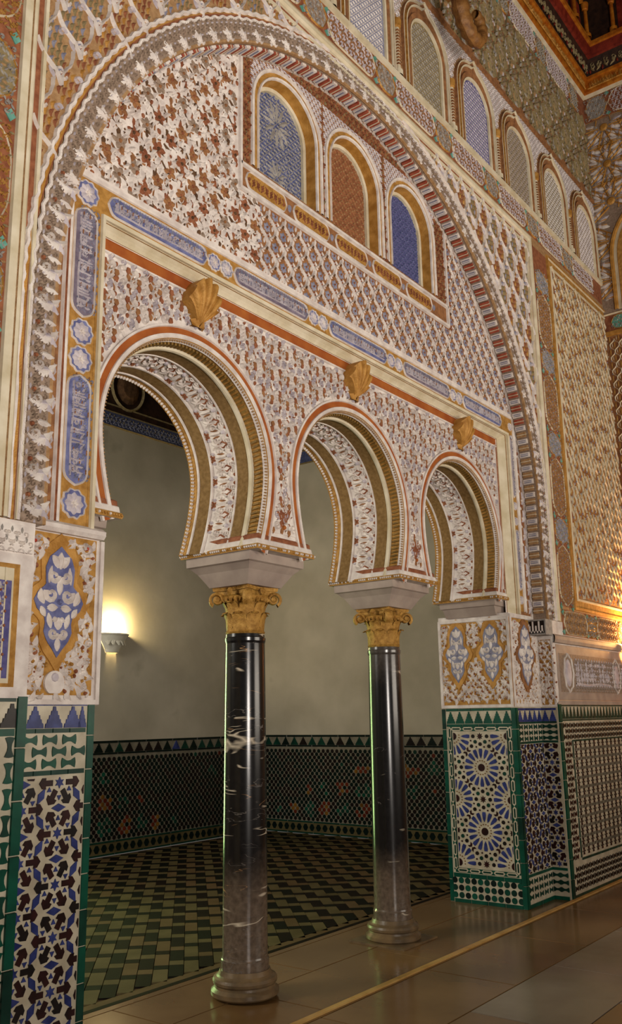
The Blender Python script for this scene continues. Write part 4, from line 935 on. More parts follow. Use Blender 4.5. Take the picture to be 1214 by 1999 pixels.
def bow(w, h, n=6):   # bow-tie: flared ends left and right, waisted by circular bites
    pts = []
    for a in np.linspace(-.8, .8, 5): pts.append((w/2*(1-.10*(a/.8)**2)+0, h/2*a/.8))
    for a in np.linspace(0, PI, n+1)[1:-1]: pts.append((w*.33*math.cos(a), h/2-h*.30*math.sin(a)))
    pts += [(-x, -y) for x, y in pts]
    return pts
STAR6 = [(.0265*(1 if i % 2 == 0 else .5)*math.cos(PI/2+i*PI/6), .0265*(1 if i % 2 == 0 else .5)*math.sin(PI/2+i*PI/6)) for i in range(12)]
ARROW = [(-.0130, -.032), (.0130, -.032), (.0130, .008), (.0270, .005), (.0240, .025), (0, .042), (-.0240, .025), (-.0270, .005), (-.0130, .008)]   # points along +y, centred
DIA = [(0, -.040), (.0185, 0), (0, .040), (-.0185, 0)]
TRI = [(-.012, -.009), (.012, -.009), (0, .013)]
def arrow_panel(P, u0, u1, v0, v1, uc, vc, a=.2175):
    b = a*.887; bd = (u0, u1, v0, v1)
    for i in range(-4, 5):
        for j in range(-12, 12):
            cu, cv = uc+i*b, vc+(j+(.5 if i % 2 else 0))*a
            if not (u0-.2 < cu < u1+.2 and v0-.2 < cv < v1+.2): continue
            S_ = lambda x: x if P.sg > 0 else -x
            putc(P, 'star_tile', 'star', STAR6, 't_blue', cu, cv, 0, bd)
            for k in range(6):
                t = k*PI/3+PI/2; d = .068
                putc(P, 'arrow_tile', 'arrow', ARROW, 't_brown' if (i+j+k) % 4 else 't_black', cu-d*math.sin(t), cv+d*math.cos(t), S_(t), bd)
                t2 = t+PI/6; putc(P, 'triangle_tile', 'tri', TRI, 't_blue', cu-.064*math.sin(t2), cv+.064*math.cos(t2), S_(t2), bd)
            putc(P, 'diamond_tile', 'dia', DIA, 't_blue', cu, cv+a/2, PI/2, bd)
            for sg in (-1, 1): putc(P, 'diamond_tile', 'dia', DIA, 't_blue', cu+sg*b/2, cv+a/4, S_(-sg*PI/6), bd)
def strips(P, u0, u1, v0, v1, m, n, vert, name='border_tile', h=.006):
    """a row of n glazed border strips"""
    L = (v1-v0) if vert else (u1-u0)
    for i in range(n):
        if vert: w, hh, cu, cv = u1-u0, L/n-.0025, (u0+u1)/2, v0+(i+.5)*L/n
        else: w, hh, cu, cv = L/n-.0025, v1-v0, u0+(i+.5)*L/n, (v0+v1)/2
        mm = m if isinstance(m, str) else random.choice(m)
        P.put(name, pc(('bar', round(w, 4), round(hh, 4)), [(-w/2, -hh/2), (w/2, -hh/2), (w/2, hh/2), (-w/2, hh/2)], mm, inset=.03, h=h), cu, cv)
GR = ('t_green', 't_green', 't_green', 't_dkgreen')
# --- near pier, recess face
P = Panel('tile_panel', 'near pier dado of arrow and star tiles', 'Y', B, 2.36, XJL, 0, 1.70)
strips(P, 2.803, XJL+.002, 0, 1.69, GR, 11, True)
strips(P, 2.42, 2.80, 1.672, 1.692, 't_blue', 4, False); strips(P, 2.42, 2.795, 1.551, 1.571, 't_dkgreen', 4, False); strips(P, 2.42, 2.795, 1.367, 1.388, 't_dkgreen', 4, False)
for i, x in enumerate((2.510, 2.614, 2.718, 2.79)):
    w = .098 if i < 3 else .05
    P.put('merlon_tile', pc(('mer', w), stepped(w, .098), 't_blue'), x-(0 if i < 3 else .018), 1.572)
P.put('merlon_tile', pc(('mer', .06), stepped(.06, .098), 't_blue'), 2.435, 1.572)
for j, (z, o) in enumerate(((1.521, 0), (1.469, .053), (1.417, 0))):
    for i in range(4):
        x = 2.49+o+.107*i
        if x < 2.77: P.put('bow_tie_tile', pc('bow', bow(.080, .046), 't_green' if j < 2 else 't_green'), x, z)
arrow_panel(P, 2.42, 2.80, 0, 1.36, 2.660, .897)
# --- near pier, hall face
P = Panel('tile_panel', 'strip of green bow-tie tiles at the left edge', 'Y', A, 1.6, 2.35, 0, 1.70)
strips(P, 2.302, 2.348, 0, 1.71, GR, 8, True, h=.012); strips(P, 2.0, 2.298, 1.685, 1.70, 't_dkgreen', 3, False); strips(P, 2.0, 2.298, 1.545, 1.575, GR, 4, False)
for x in (2.30-.02, 2.30-.15): P.put('merlon_tile', pc(('mer2', .11), stepped(.11, .10), 't_black'), x+.0, 1.578)
for i in range(15):
    for x in (2.280, 2.21, 2.14): P.put('bow_tie_tile', pc('bowv', bow(.086, .046), 't_green' if (i % 3) else 't_dkgreen'), x-.002, 1.50-.1035*i-(.05 if abs(x-2.21) < .01 else 0), PI/2)
# --- far jamb: star rosettes
P = Panel('tile_panel', 'far jamb dado with blue petal rosettes', 'X', XJR, B-.005, JB+.003, 0, 1.665)
strips(P, B-.012, B+.028, 0, 1.66, GR, 9, True, h=.012); strips(P, JB-.035, JB+.002, 0, 1.66, GR, 9, True)
strips(P, B+.03, JB-.04, 1.638, 1.66, 't_green', 5, False); strips(P, B+.03, JB-.04, 1.50, 1.522, 't_green', 4, False)
strips(P, B+.03, JB-.04, .208, .243, 't_green', 4, False); strips(P, B+.03, JB-.04, 0, .03, 't_green', 4, False)
for i in range(7): 
    y = B+.045+.093*i
    P.put('merlon_tile', pc(('mer3', .088), stepped(.088, .108), 't_green'), y+.03, 1.525)
for r in range(3):
    for i in range(11): P.put('disc_tile', pc('disc', [(.026*math.cos(t), .026*math.sin(t)) for t in np.arange(14)*2*PI/14], ('t_dkgreen', 't_green', 't_deep')[(i*7+r*5) % 3]), 3.535+.0625*i, .06+.061*r)
# chain border
link_pts = lambda L, w: [(L/2, 0), (L/2-w*.5, w/2), (-L/2+w*.5, w/2), (-L/2, 0), (-L/2+w*.5, -w/2), (L/2-w*.5, -w/2)]
for y in (B+.058, JB-.066):
    strips(P, y-.026 if y > 3.8 else y+.018, y-.018 if y > 3.8 else y+.026, .29, 1.47, 't_dkgreen', 3, True, 'line_tile')
    strips(P, y-.0235, y+.0165, .265, 1.495, 't_green', 3, True, 'line_tile', .003)
    for i in range(11): 
        P.put('link_tile', pc('lnkw', link_pts(.112, .034), 't_white', inset=.02, h=.005), y-.0035, .325+.112*i, PI/2); P.put('link_tile', pc('lnk', link_pts(.080, .014), 't_dkgreen', inset=.02, h=.007), y-.0035, .325+.112*i, PI/2)
for z in (1.480, .268):
    strips(P, B+.05, JB-.06, z-.02, z+.02, 't_green', 3, False, 'line_tile', .003)
    for i in range(5): P.put('link_tile', pc('lnkw', link_pts(.112, .034), 't_white', inset=.02, h=.005), B+.115+.117*i, z); P.put('link_tile', pc('lnk', link_pts(.080, .014), 't_dkgreen', inset=.02, h=.007), B+.115+.117*i, z)
py0, py1, pz0, pz1 = B+.088, JB-.100, .30, 1.452
PB = (py0, py1, pz0, pz1)
ngon = lambda r, n: [(r*math.cos(a_), r*math.sin(a_)) for a_ in np.arange(n)*2*PI/n]
pet = [(0, -.046), (.011, -.022), (.0175, .02), (.014, .040), (-.014, .040), (-.0175, .02), (-.011, -.022)]
STAR8 = [((.032 if q_ % 2 == 0 else .016)*math.cos(q_*PI/8), (.032 if q_ % 2 == 0 else .016)*math.sin(q_*PI/8)) for q_ in range(16)]
CHEV = [(-.021, -.013), (0, .003), (.021, -.013), (.021, .008), (0, .022), (-.021, .008)]
for i in range(-2, 3):
    for j in range(-1, 5):
        cy, cz = 3.84+.268*i, .604+.2705*j
        if (i+j) % 2 == 0:
            putc(P, 'disc_tile', 'hub', ngon(.033, 16), 't_brown', cy, cz, 0, PB)
            for k in range(16):
                t = 2*PI*k/16; putc(P, 'petal_tile', 'petal', pet, 't_blue', cy+.124*math.sin(t), cz+.124*math.cos(t), t, PB)
                t += PI/16; putc(P, 'chip_tile', 'chip', ngon(.0055, 6), 't_ochre', cy+.060*math.sin(t), cz+.060*math.cos(t), 0, PB)
        else:
            putc(P, 'star_tile', 'star8', STAR8, 't_brown', cy, cz, 0, PB)
            for k in range(8):
                t = 2*PI*k/8; putc(P, 'disc_tile', 'dot', ngon(.0175, 8), 't_dkgreen' if k % 2 else 't_black', cy+.068*math.sin(t), cz+.068*math.cos(t), 0, PB)
                t += PI/8; putc(P, 'chip_tile', 'chip2', ngon(.0085, 5), 't_brown', cy+.100*math.sin(t), cz+.100*math.cos(t), 0, PB)
            for k in range(4):
                t = 2*PI*k/4+PI/4
                putc(P, 'disc_tile', 'dot', ngon(.0175, 8), 't_black', cy+.122*math.sin(t), cz+.122*math.cos(t), 0, PB)
                putc(P, 'chevron_tile', 'chev', CHEV, 't_brown', cy+.166*math.sin(t), cz+.166*math.cos(t), t, PB)
# --- far recess face and its reveal
def narrow(P, u0, u1, uc, nb):
    strips(P, u0, u1, 1.635, 1.655, 't_blue', 3, False); strips(P, u0, u1, 1.518, 1.535, 't_dkgreen', 3, False); strips(P, u0, u1, 1.345, 1.365, 't_dkgreen', 3, False); strips(P, u0, u1, .245, .268, 't_green', 3, False); strips(P, u0, u1, 0, .03, 't_green', 2, False)
    w = (u1-u0)/nb
    for i in range(nb): P.put('merlon_tile', pc(('mer4', round(w, 3)), stepped(w*.94, .098), 't_blue'), u0+(i+.5)*w, 1.535)
    wb = (u1-u0)/max(1, round((u1-u0)/.095))
    for z0 in (1.49, 1.438, 1.388, .205, .145, .085):
        for i in range(round((u1-u0)/wb)): P.put('bow_tie_tile', pc('bow3', bow(.074, .044), 't_dkgreen'), u0+(i+.5)*wb, z0)
    arrow_panel(P, u0, u1, .27, 1.345, uc, .30)
P = Panel('tile_panel', 'narrow dado of arrow tiles between the far jamb and the reveal', 'Y', B, XJR, 8.06, 0, 1.665)
strips(P, XJR+.001, XJR+.04, 0, 1.66, GR, 9, True, h=.012); narrow(P, XJR+.045, 8.05, 7.75, 5)
P = Panel('tile_panel', 'arrow tile strip on the reveal of the great arch', 'X', 8.06, A, B, 0, 1.68)
narrow(P, A+.012, B-.005, A+.085, 2)
# --- hall face, right
P = Panel('tile_panel', 'long dado of small dark and white tiles at the right', 'Y', A, 8.06, XR, 0, 1.69)
strips(P, 8.062, 8.125, 0, 1.69, GR, 10, True, h=.012); strips(P, 8.13, XR, 1.668, 1.685, 't_dkgreen', 12, False); strips(P, 8.13, XR, 1.535, 1.55, 't_dkgreen', 12, False); strips(P, 8.13, XR, 0, .03, 't_dkgreen', 12, False)
for i in range(26): P.put('merlon_tile', pc(('mer5', .085), stepped(.078, .112), 't_dkgreen'), 8.18+.088*i, 1.552)
strips(P, 8.36, XR, 1.345, 1.362, 't_dkgreen', 9, False); strips(P, 8.34, 8.36, .32, 1.362, 't_dkgreen', 6, True); strips(P, 8.36, XR, .30, .32, 't_dkgreen', 9, False)
mb = MB(); hb = [prism(bow(.070, .046), .005, 't_black', .03)]
scatter(mb, hb, grid(8.19, 10.42, 1.39, 1.52, .088, .052)+grid(8.19, 10.42, .08, .27, .088, .052), pA, None, 0, .004)
scatter(mb, [prism(bow(.060, .046), .005, 't_brown', .03)], grid(8.17, 8.32, .34, 1.34, .08, .052), pA, None, 0, .004)
hg = [prism([(-.020, -.030), (.020, -.030), (.008, 0), (.020, .030), (-.020, .030), (-.008, 0)], .005, 't_brown', .03), prism([(-.034, -.008), (-.022, 0), (-.034, .008)], .005, 't_black'), prism([(.034, -.008), (.022, 0), (.034, .008)], .005, 't_black')]
sl = [prism([(-.006, -.013), (.006, -.013), (.006, .013), (-.006, .013)], .005, 't_black', .03)]
scatter(mb, hg, grid(8.42, 10.42, .37, 1.32, .118, .086, False), pA, lambda u, v: u < XR-.03, 0, .004)
scatter(mb, sl, grid(8.40, 10.42, .413, 1.3, .0393, .086, False), pA, None, 0, .004)
mb.build('small_tiles', P.o, 'stuff')
# --- alcove dados
DZ = 1.36
for nm, kind, c, par, u0, u1 in (('far wall', 'Y', YB, wall_b, 2.6, XS), ('side wall', 'X', XS, wall_s, 4.4, YB)):
    P = Panel('tile_panel', f'alcove {nm} dado of dark round tiles', kind, c, u0, u1, 0, DZ, 't_grout', par)
    gk = MB(); one([rect(u0, u1, .02, .148, .0055, 'f_light'), rect(u0, u1, DZ-.143, DZ-.028, .0055, 't_grout')], gk, P.mapf); gk.build('pale_band', P.o)
    n = int((u1-u0)/.45)
    strips(P, u0, u1, DZ-.028, DZ, 't_deep', n, False); strips(P, u0, u1, DZ-.165, DZ-.143, 't_deep', n, False); strips(P, u0, u1, .148, .168, 't_dkgreen', n, False); strips(P, u0, u1, 0, .02, 't_dkgreen', n, False)
    m = int((u1-u0)/.165)
    for i in range(m): P.put('merlon_tile', pc(('mer6', .14), stepped(.14, .112), ('t_dkgreen', 't_deep', 't_black', 't_blue')[int(rng.choice(4, p=[.45, .25, .2, .1]))]), u0+(i+.5)*.165, DZ-.142, h=.0015)
    mb = MB(); D8 = lambda m: [dome(0, 0, .030, .030, .004, m, 7, .92)]
    G = grid(u0+.04, u1-.03, .20, 1.165, .080, .0445); cols = {k: [] for k in ('t_deep', 't_black', 't_dkgreen', 't_red', 't_ochre', 't_green')}
    for g in G:
        ph = math.sin(g[0]*9.4+.8*math.sin(g[0]*2.3))*math.sin(g[1]*11+1.0)*(.6+.5*math.sin(g[0]*1.7+g[1]*3)); r = rng.random()
        k = 't_deep' if r < .55 else 't_black'
        if ph > .42 and r > .35: k = ('t_red', 't_red', 't_ochre')[int(r*97) % 3]
        elif ph < -.45 and r > .3: k = ('t_dkgreen', 't_green', 't_dkgreen')[int(r*97) % 3]
        cols[k].append(g)
    for k, v in cols.items():
        if v: scatter(mb, D8(k), v, P.mapf, None, 0, .004)
    scatter(mb, [prism([(.045, 0), (.018, .045), (-.018, .045), (-.045, 0), (-.018, -.045), (.018, -.045)], .004, 't_deep')], [(u, .085, 0, 1) for u in np.arange(u0+.06, u1-.05, .115)], P.mapf, None, 0, .0055)
    mb.build('round_tiles', P.o, 'stuff')
# alcove upper frieze
mb = MB(); z = 5.46
one([rect(2, XS, z, z+.20, .008, 'dkblue'), rect(2, XS, z+.2, 6.9, .006, 'darkwood')], mb, planeY(YB))
for zz, m in ((z, 'olive'), (z+.20, 'olive'), (z+.30, 'olive')): sweep(mb, [(2, zz), (XS, zz)], [(-.014, 0), (0, .03), (.014, 0)], [m]*2, planeY(YB))
scatter(mb, M_vine('greyblue', 'olive', 1.2), grid(2.1, XS, z+.06, z+.17, .07, .06), planeY(YB), None, .3, .008)
for x in np.arange(2.35, XS, 1.35): 
    outline(mb, [(x+.28*math.cos(t), 6.05+.30*math.sin(t)) for t in np.linspace(0, 2*PI, 29)[:-1]], .05, .04, 'olive', planeY(YB)); one([dome(x, 6.05, .2, .22, .05, 'dkbrown', 12)]+flower(x, 5.98, .12, 'redwood', 'olive', 3), mb, planeY(YB), .01)
mb.build('painted_frieze', wall_b, label='dark painted frieze high on the alcove far wall')
mb = MB()
one([rect(JB, YB, z, z+.20, .008, 'dkblue'), rect(JB, YB, z+.2, 6.9, .006, 'darkwood')], mb, planeX(XS))
for zz, m in ((z, 'olive'), (z+.20, 'olive')): sweep(mb, [(JB, zz), (YB, zz)], [(-.014, 0), (0, .03), (.014, 0)], [m]*2, planeX(XS))
mb.build('painted_frieze', wall_s)
# ================================================================ columns
def lathe(k, prof, m, n=40, c=(0, 0)):
    a = np.arange(n)*2*PI/n; R = [np.c_[c[0]+r*np.cos(a), c[1]+r*np.sin(a), np.full(n, z)] for z, r in prof]; i = np.arange(n); j = (i+1) % n
    for t in range(len(prof)-1): k.add(np.r_[R[t], R[t+1]], np.stack([i, j, j+n, i+n], 1), m if isinstance(m, str) else m[t])
def surf(k, G, m):
    G = np.asarray(G); a, b = G.shape[:2]; I = np.arange(a*b).reshape(a, b)
    k.add(G.reshape(-1, 3), np.stack([I[:-1, :-1], I[:-1, 1:], I[1:, 1:], I[1:, :-1]], -1).reshape(-1, 4), m)
ZB, ZS, ZC = .155, 2.13, 2.43
k = MB(); lathe(k, [(ZB, .142), (ZB+.055, .144), (ZB+.06, .139), (ZB+.07, .136), (.9, .1345), (1.6, .130), (ZS-.06, .1255), (ZS-.045, .130), (ZS-.025, .131), (ZS-.02, .125), (ZS, .124)], 'marble', 48); shaft_me = k.mesh('shaft', True); shaft_me2 = shaft_me.copy(); shaft_me2.materials[0] = MATS['marble_plain']
k = MB(); lathe(k, [(.012, .0), (.012, .192), (.022, .202), (.045, .202), (.055, .190), (.062, .182), (.075, .180), (.085, .190), (.10, .193), (.115, .186), (.122, .170), (.13, .160), (ZB, .150), (ZB, .0)], 'base_stone', 48); base_me = k.mesh('base', True)
def pl_mesh():
    k = MB(); k.box(-.235, .235, -.235, .235, 0, .012, 'base_stone'); return k.mesh('plinth')
plinth_me = pl_mesh()
# capital: bell, two rows of leaves, corner volutes, moulded abacus
k = MB(); lathe(k, [(ZS, .118), (ZS+.012, .128), (ZS+.022, .120), (ZS+.12, .116), (ZS+.2, .126), (ZC-.06, .15)], 'capgold', 32); bell_me = k.mesh('bell', True)
def leaf_mesh(h, w, out):
    k = MB(); n = 9; G = []
    for t in np.linspace(0, 1, n):
        wd = w*(.9+.5*math.sin(PI*t))*(1 if t < .8 else 1-(t-.8)*2.2)*(1+.10*math.sin(t*26)); z = h*(t if t < .85 else .85+.1*math.sin((t-.85)*20)); o = .004+out*max(0, (t-.35)/.65)**2
        G.append([(o-.006 if s in (-2, 2) else o+.006 if s == 0 else o+.002, s/2*wd/2, z-(0 if s in (-1, 0, 1) else .004)) for s in (-2, -1, 0, 1, 2)])
    G.append([(out+.014, s/2*w*.25, h*.80) for s in (-2, -1, 0, 1, 2)])
    surf(k, G, 'capgold'); return k.mesh('leaf', True)
lf1, lf2 = leaf_mesh(.13, .075, .035), leaf_mesh(.12, .07, .04)
def volute_mesh():
    k = MB(); n = 26; G = []
    for t in np.linspace(0, 1, n):
        a = math.radians(-60+t*560); r = .046*(1-.78*t); x, z = r*math.cos(a), r*math.sin(a); e = .010*(1-.5*t)
        G.append([(x-e*math.cos(a), -.026, z-e*math.sin(a)), (x+e*math.cos(a), -.030, z+e*math.sin(a)), (x+e*math.cos(a), .030, z+e*math.sin(a)), (x-e*math.cos(a), .026, z-e*math.sin(a)), (x-e*math.cos(a), -.026, z-e*math.sin(a))])
    surf(k, G, 'capgold'); k.add([(0.02*math.cos(a), s*.03, .02*math.sin(a)) for s in (-1, 1) for a in np.arange(8)*PI/4]+[(0, -.034, 0), (0, .034, 0)], [[i, (i+1) % 8, 16, -1] for i in range(8)]+[[8+i, 8+(i+1) % 8, 17, -1] for i in range(8)]+[[i, (i+1) % 8, 8+(i+1) % 8, 8+i] for i in range(8)], 'capgold')
    # stalk
    surf(k, [[(-.10+.10*t, -.012, -.08+.10*t**.6), (-.10+.10*t+.012, -.012, -.09+.10*t**.6), (-.10+.10*t+.012, .012, -.09+.10*t**.6), (-.10+.10*t, .012, -.08+.10*t**.6)] for t in np.linspace(0, 1, 6)], 'capgold')
    return k.mesh('volute', True)
vol_me = volute_mesh()
def cap_top():
    k = MB(); pts = []
    for c in range(4):
        a0 = PI/4+c*PI/2
        for t in np.linspace(-1, 1, 9)[:-1]: pts.append(((.19-.045*(1-t*t))/max(math.cos(PI/4*t), .5)*math.cos(a0+PI/4+t*PI/4)*.98, (.19-.045*(1-t*t))/max(math.cos(PI/4*t), .5)*math.sin(a0+PI/4+t*PI/4)*.98))
    P = np.array(pts)*.82
    for za, zb, sa, sb in ((ZC-.062, ZC-.045, .80, .92), (ZC-.045, ZC-.022, .92, .90), (ZC-.022, ZC, .97, 1.0)):
        n = len(P); i = np.arange(n); j = (i+1) % n; k.add(np.r_[np.c_[P*sa, np.full(n, za)], np.c_[P*sb, np.full(n, zb)]], np.stack([i, j, j+n, i+n], 1), 'capgold')
    V = np.r_[np.c_[P, np.full(len(P), ZC)], [[0, 0, ZC]]]; n = len(P); k.add(V, [[i, (i+1) % n, n, -1] for i in range(n)], 'capgold')
    # egg row and central bosses
    for a in np.arange(24)*2*PI/24:
        c, s = math.cos(a), math.sin(a); r = .142; k.add([(r*c-.012*s, r*s+.012*c, ZC-.10), (r*c+.012*s, r*s-.012*c, ZC-.10), ((r+.02)*c, (r+.02)*s, ZC-.085), (r*c+.010*s, r*s-.010*c, ZC-.06), (r*c-.010*s, r*s+.010*c, ZC-.06)], [[0, 1, 2, -1], [1, 3, 2, -1], [3, 4, 2, -1], [4, 0, 2, -1]], 'capgold')
    for c in range(4):
        a = c*PI/2; d = np.array((math.cos(a), math.sin(a))); t = np.array((-d[1], d[0]))
        for rr, z in ((.024, ZC-.03),):
            ring = [tuple(d*.15+t*rr*math.cos(q_))+(z+rr*math.sin(q_),) for q_ in np.arange(10)*PI/5]; k.add(ring+[tuple(d*.175)+(z,)], [[i, (i+1) % 10, 10, -1] for i in range(10)], 'capgold')
    return k.mesh('capital_top')
ct_me = cap_top()
def stone_block():
    k = MB(); t, b = .272, .165; ty = .275; zt = SP-.004; L = [(zt, t, ty), (zt-.055, t-.002, ty-.002), (zt-.062, t-.018, ty-.018), (zt-.10, t-.055, ty-.055), (ZC+.02, b+.012, b+.012), (ZC, b, b)]
    for (za, xa, ya), (zb, xb, yb_) in zip(L[:-1], L[1:]):
        a = [(-xa, -ya), (xa, -ya), (xa, ya), (-xa, ya)]; c = [(-xb, -yb_), (xb, -yb_), (xb, yb_), (-xb, yb_)]
        for i in range(4): j = (i+1) % 4; k.quad((*a[i], za), (*a[j], za), (*c[j], zb), (*c[i], zb), 'stone')
    k.quad((-b, -b, ZC), (b, -b, ZC), (b, b, ZC), (-b, b, ZC), 'stone'); k.quad((-t, -ty, zt), (t, -ty, zt), (t, ty, zt), (-t, ty, zt), 'stone')
    return k.mesh('impost')
ib_me = stone_block()
for i, (x, lab) in enumerate(zip(COLX, ('nearer black marble column with white veins and a gilded capital', 'farther black marble column with a gilded capital, beside the far tiled jamb'))):
    c = empty('marble_column', (x, COLY, 0), lab, 'column', 'columns under the horseshoe arches')
    sh = link('shaft', (shaft_me, shaft_me2)[i], c, label='polished black veined marble shaft', mw=Matrix.Rotation(i*2.1, 4, 'Z'))
    link('base', base_me, c, label='moulded stone base')
    if i == 1: link('plinth', plinth_me, c)
    cp = link('capital', bell_me, c, label='gilded leaf capital')
    for j in range(8): link('leaf', lf1, cp, mw=Matrix.Rotation(j*PI/4+.39, 4, 'Z') @ Matrix.Translation((.116, 0, ZS+.02)))
    for j in range(8): link('leaf', lf2, cp, mw=Matrix.Rotation(j*PI/4, 4, 'Z') @ Matrix.Translation((.118, 0, ZS+.10)))
    for j in range(4): link('volute', vol_me, cp, mw=Matrix.Rotation(j*PI/2+PI/4, 4, 'Z') @ Matrix.Translation((.185, 0, ZC-.075)))
    link('capital_top', ct_me, cp)
    link('impost', ib_me, c, label='tapered grey stone block')

# ================================================================ gilded scallop shells
def shell_mesh():
    k = MB(); n, m = 53, 12; G = []
    for t in np.linspace(0, 1, m):
        row = []
        for a in np.linspace(-1.05, 1.05, n):
            rib = abs(math.cos(a*8.0))**.6; R = .235*(1-.13*abs(a)**2)*t*(1+.03*rib*t); d = .085*math.sin(PI*min(1, t*.62+.06))*(1-.55*(a/1.15)**2)+.055*rib*t
            row.append((R*math.sin(a)*.69, -d-.004, -.13+R*math.cos(a)*1.16))
        G.append(row)
    surf(k, G, 'gold')
    e = [(x, 0, z) for x, y, z in G[-1]]; surf(k, [G[-1], e], 'gold'); surf(k, [[(r[0][0], 0, r[0][2]) for r in G], [r[0] for r in G]], 'gold'); surf(k, [[r[-1] for r in G], [(r[-1][0], 0, r[-1][2]) for r in G]], 'gold')
    for s in (-1, 1): k.add([(0, -.03, -.14), (s*.05, -.02, -.135), (s*.06, -.015, -.10), (s*.02, -.05, -.09), (s*.055, 0, -.14)], [[0, 1, 2, 3], [0, 1, 4, -1]], 'gold')
    return k.mesh('shell', True)
sh_me = shell_mesh()
for x, lab in zip(AC, ('gilded scallop shell above the nearest horseshoe arch', 'gilded scallop shell above the middle horseshoe arch', 'gilded scallop shell above the farthest horseshoe arch')):
    o = link('scallop_shell', sh_me, None, mw=Matrix.Translation((x+.01, P_, 4.02))); tag(o, lab, 'ornament', 'scallop shells over the arches')

# ================================================================ lamps
def sconce(loc, M, lab, bulbmat, col, power, rad):
    e = empty('wall_sconce', loc, lab, 'lamp'); e.matrix_basis = Matrix.Translation(loc) @ M
    k = MB(); n = 19; prof = [(-.24, .075, .05), (-.235, .10, .07), (-.20, .11, .08), (-.10, .17, .12), (-.03, .215, .15), (-.015, .235, .165), (0, .235, .165), (0, .215, .145), (-.08, .15, .10)]
    G = [[(w*math.cos(a), -d*math.sin(a)**.8 if math.sin(a) > 0 else 0, z) for a in np.linspace(0, PI, n)] for z, w, d in prof]; surf(k, G, 'lampwhite')
    bowl = k.build('bowl', e, smooth=False)
    lm = MB(); one([lens(0, -.05, 0, .055, .04, .012, 'lampwhite')]+[lens(s*.01, -.05, s*.05, .04, .025, .01, 'lampwhite', .1*s) for s in (-1, 1)], lm, lambda u, v, h: np.stack([u, -h, v], -1)); lme = lm.mesh('leaf')
    for a in (-.9, -.45, 0, .45, .9): 
        link('leaf', lme, bowl, mw=Matrix.Translation((.165*math.sin(a), -.005-.115*math.cos(a)**.8, -.105)) @ Matrix.Rotation(a*.9, 4, 'Z') @ Matrix.Rotation(-.45, 4, 'X'))
    b = MB(); lathe(b, [(-.06, .0), (-.055, .02), (-.03, .035), (0, .03), (.02, .0)], bulbmat, 14, (0, -.08)); b.build('bulb', e, smooth=True)
    d = bpy.data.lights.new('sconce_light', 'POINT'); d.energy = power; d.color = col; d.shadow_soft_size = rad
    lo = bpy.data.objects.new('sconce_light', d); COL.objects.link(lo); lo.parent = e; lo.location = (0, -.09 if power < 45 else -.14, .07)
sconce((7.62, YB-.002, 2.69), Matrix.Identity(4), 'white plaster bowl sconce glowing yellow on the alcove far wall', 'bulb', (1.0, .76, .36), 44.9, .05)
sconce((10.08, A-.04, 2.36), Matrix.Identity(4), 'white bowl sconce lighting the diaper panel beside the corner', 'bulb_warm', (1.0, .48, .14), 75, .05)

# ================================================================ wooden cornice and ceiling frieze
mb = MB()
pth = [(-3.0, 0), (0, 0)]
def cornice(prof, mats, name, par, label=None):
    k = MB()
    for (za, da), (zb, db_), m in zip(prof[:-1], prof[1:], mats):
        k.quad((-3, A-da, za), (XR-da, A-da, za), (XR-db_, A-db_, zb), (-3, A-db_, zb), m)
        k.quad((XR-da, A-da, za), (XR-da, -5, za), (XR-db_, -5, zb), (XR-db_, A-db_, zb), m)
    return k.build(name, par, label=label)
cornice([(ZT-.04, 0), (ZT-.035, .025), (ZT, .035), (ZT, 0.01)], ['cream']*3, 'trim_5', ceil)
cn = cornice([(ZT, 0), (ZT, .05), (ZT+.02, .06), (ZT+.16, .085), (ZT+.165, .11), (ZT+.20, .115), (ZT+.205, .08), (ZT+.40, .17), (ZT+.41, .20), (ZT+.52, .23), (ZT+.525, .26), (ZT+.575, .265), (ZT+.58, .18), (ZT+2.1, .18)],
       ['goldwood', 'goldwood', 'goldwood', 'goldwood', 'goldwood', 'darkwood', 'darkwood', 'redwood', 'redwood', 'goldwood', 'goldwood', 'darkwood', 'darkwood'], 'cornice', ceil, 'gilded and red wooden cornice in the corner')
# gilt lettering strokes on the lower band, rosettes on the dark band
for mp, a0, a1 in ((planeY(A-.075), 7.9, XR-.1), (planeX(XR-.075), 2.0, A-.1)):
    k = MB(); one(script(a0, a1, ZT+.03, ZT+.145, 'gold', 5 if a0 > 3 else 6, .014), k, mp); k.build('carved_script', cn)
    k = MB(); scatter(k, M_vine('olive', 'redwood', 1.6), [(u, ZT+.30, PI*(i % 2), 1.6) for i, u in enumerate(np.arange(a0, a1, .09))], (lambda f: lambda u, v, h: f(u, v, h+.055))(mp), None, .2); k.build('carved_scrolls', cn, 'stuff')
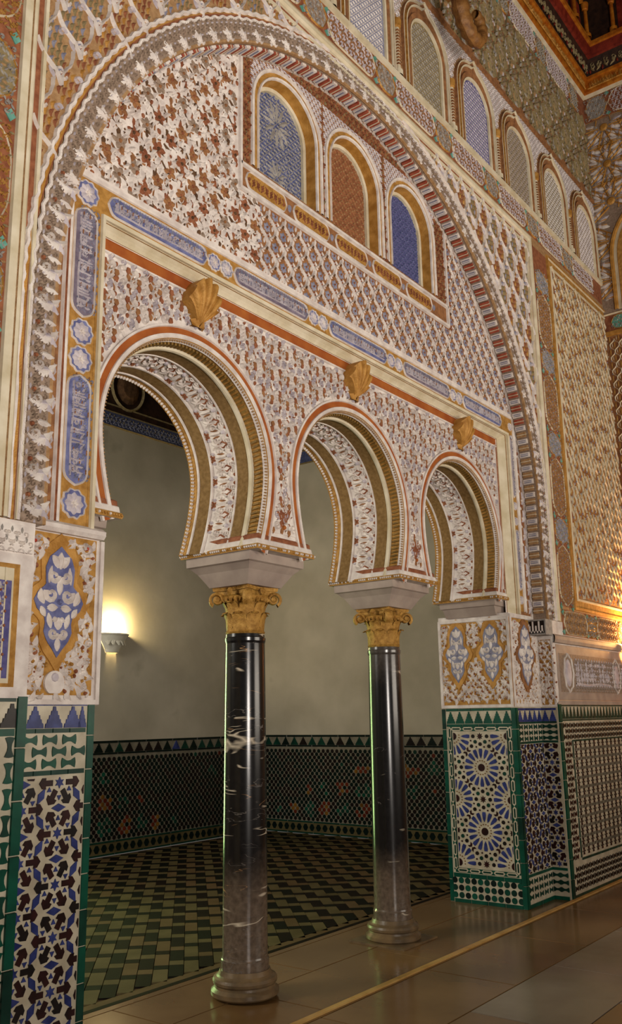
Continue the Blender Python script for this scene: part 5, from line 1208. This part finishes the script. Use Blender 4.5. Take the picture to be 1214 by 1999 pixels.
# gilded colonnettes and arches against dark red niches above
def gcol():
    k = MB(); lathe(k, [(0, .05), (.05, .05), (.06, .028), (.42, .024), (.43, .04), (.50, .05), (.52, .05)], 'goldwood', 10); return k.mesh('gilded_colonnette', True)
gm = gcol(); z0 = ZT+.58
pos = [(x, A-.24) for x in np.arange(7.6, 10.2, .42)]+[(XR-.24, y) for y in np.arange(A-.55, 1.0, -.42)]
for x, y in pos: link('gilded_colonnette', gm, cn, mw=Matrix.Translation((x, y, z0)))
k = MB(); kd = MB()
for i in range(12):
    xa = 7.6+.42*i
    if xa < 10.0:
        sweep(k, arc(xa+.21, z0+.50, .17, 180, 0, 12), [(-.03, 0), (-.02, .04), (.02, .04), (.03, 0)], ['goldwood']*3, planeY(A-.20)); one([rect(xa+.05, xa+.37, z0+.01, z0+.50, .006, 'redwood')], kd, planeY(A-.18))
    ya = A-.55-.42*i
    if ya > 1.0: 
        sweep(k, arc(ya-.21, z0+.50, .17, 180, 0, 12), [(-.03, 0), (-.02, .04), (.02, .04), (.03, 0)], ['goldwood']*3, planeX(XR-.20)); one([rect(ya-.37, ya-.05, z0+.01, z0+.50, .006, 'redwood')], kd, planeX(XR-.18))
k.build('gilded_arches', cn); kd.build('niche_panels', cn)

# ================================================================ carved bracket with a curled tail, high on the wall
def tube(k, pts, rad, m, n=10):
    P = np.array(pts, float); T = np.gradient(P, axis=0); T /= np.linalg.norm(T, axis=1)[:, None]; up_ = np.array((0, 1, 0.0)); R = []
    for p, t, r in zip(P, T, rad):
        s = np.cross(up_, t); s /= np.linalg.norm(s); R.append([p+r*(math.cos(a)*s+math.sin(a)*up_) for a in np.linspace(0, 2*PI, n+1)])
    surf(k, R, m)
yb0 = 2.92
ctl = np.array([(6.62, 8.25), (6.42, 8.20), (6.22, 8.06), (6.10, 7.88), (6.07, 7.70), (6.12, 7.54), (6.23, 7.45), (6.36, 7.44), (6.47, 7.52), (6.51, 7.66), (6.45, 7.76), (6.37, 7.74)])
t = np.linspace(0, len(ctl)-1, 60); cx_ = np.interp(t, np.arange(len(ctl)), ctl[:, 0]); cz_ = np.interp(t, np.arange(len(ctl)), ctl[:, 1])
ker = np.ones(5)/5; cx_ = np.convolve(np.pad(cx_, 2, 'edge'), ker, 'valid'); cz_ = np.convolve(np.pad(cz_, 2, 'edge'), ker, 'valid')
br = empty('carved_bracket', (6.3, A, 8.0), 'brown carved bracket with a curled tail projecting near the ceiling', 'bracket')
br.matrix_basis = Matrix.Translation((6.3, A, 8.0)); off = np.array((6.3, A, 8.0))
k = MB(); tube(k, np.c_[cx_, np.full(60, yb0), cz_]-off, 0.072*(1+.10*np.sin(np.arange(60)*1.6))*np.interp(np.arange(60), [0, 30, 59], [1.2, 1, .55]), 'leather'); k.build('curled_tail', br, smooth=True)
k = MB(); tube(k, np.array([(6.55, A-.03, 8.42), (6.55, 3.18, 8.40), (6.54, 3.02, 8.32), (6.53, yb0, 8.22)])-off, [.10, .09, .085, .075], 'leather'); k.build('arm', br, smooth=True)
k = MB(); k.box(.13, .37, -.035, -.006, .3, .54, 'leather'); k.build('wall_plate', br)
bpy.context.view_layer.update()
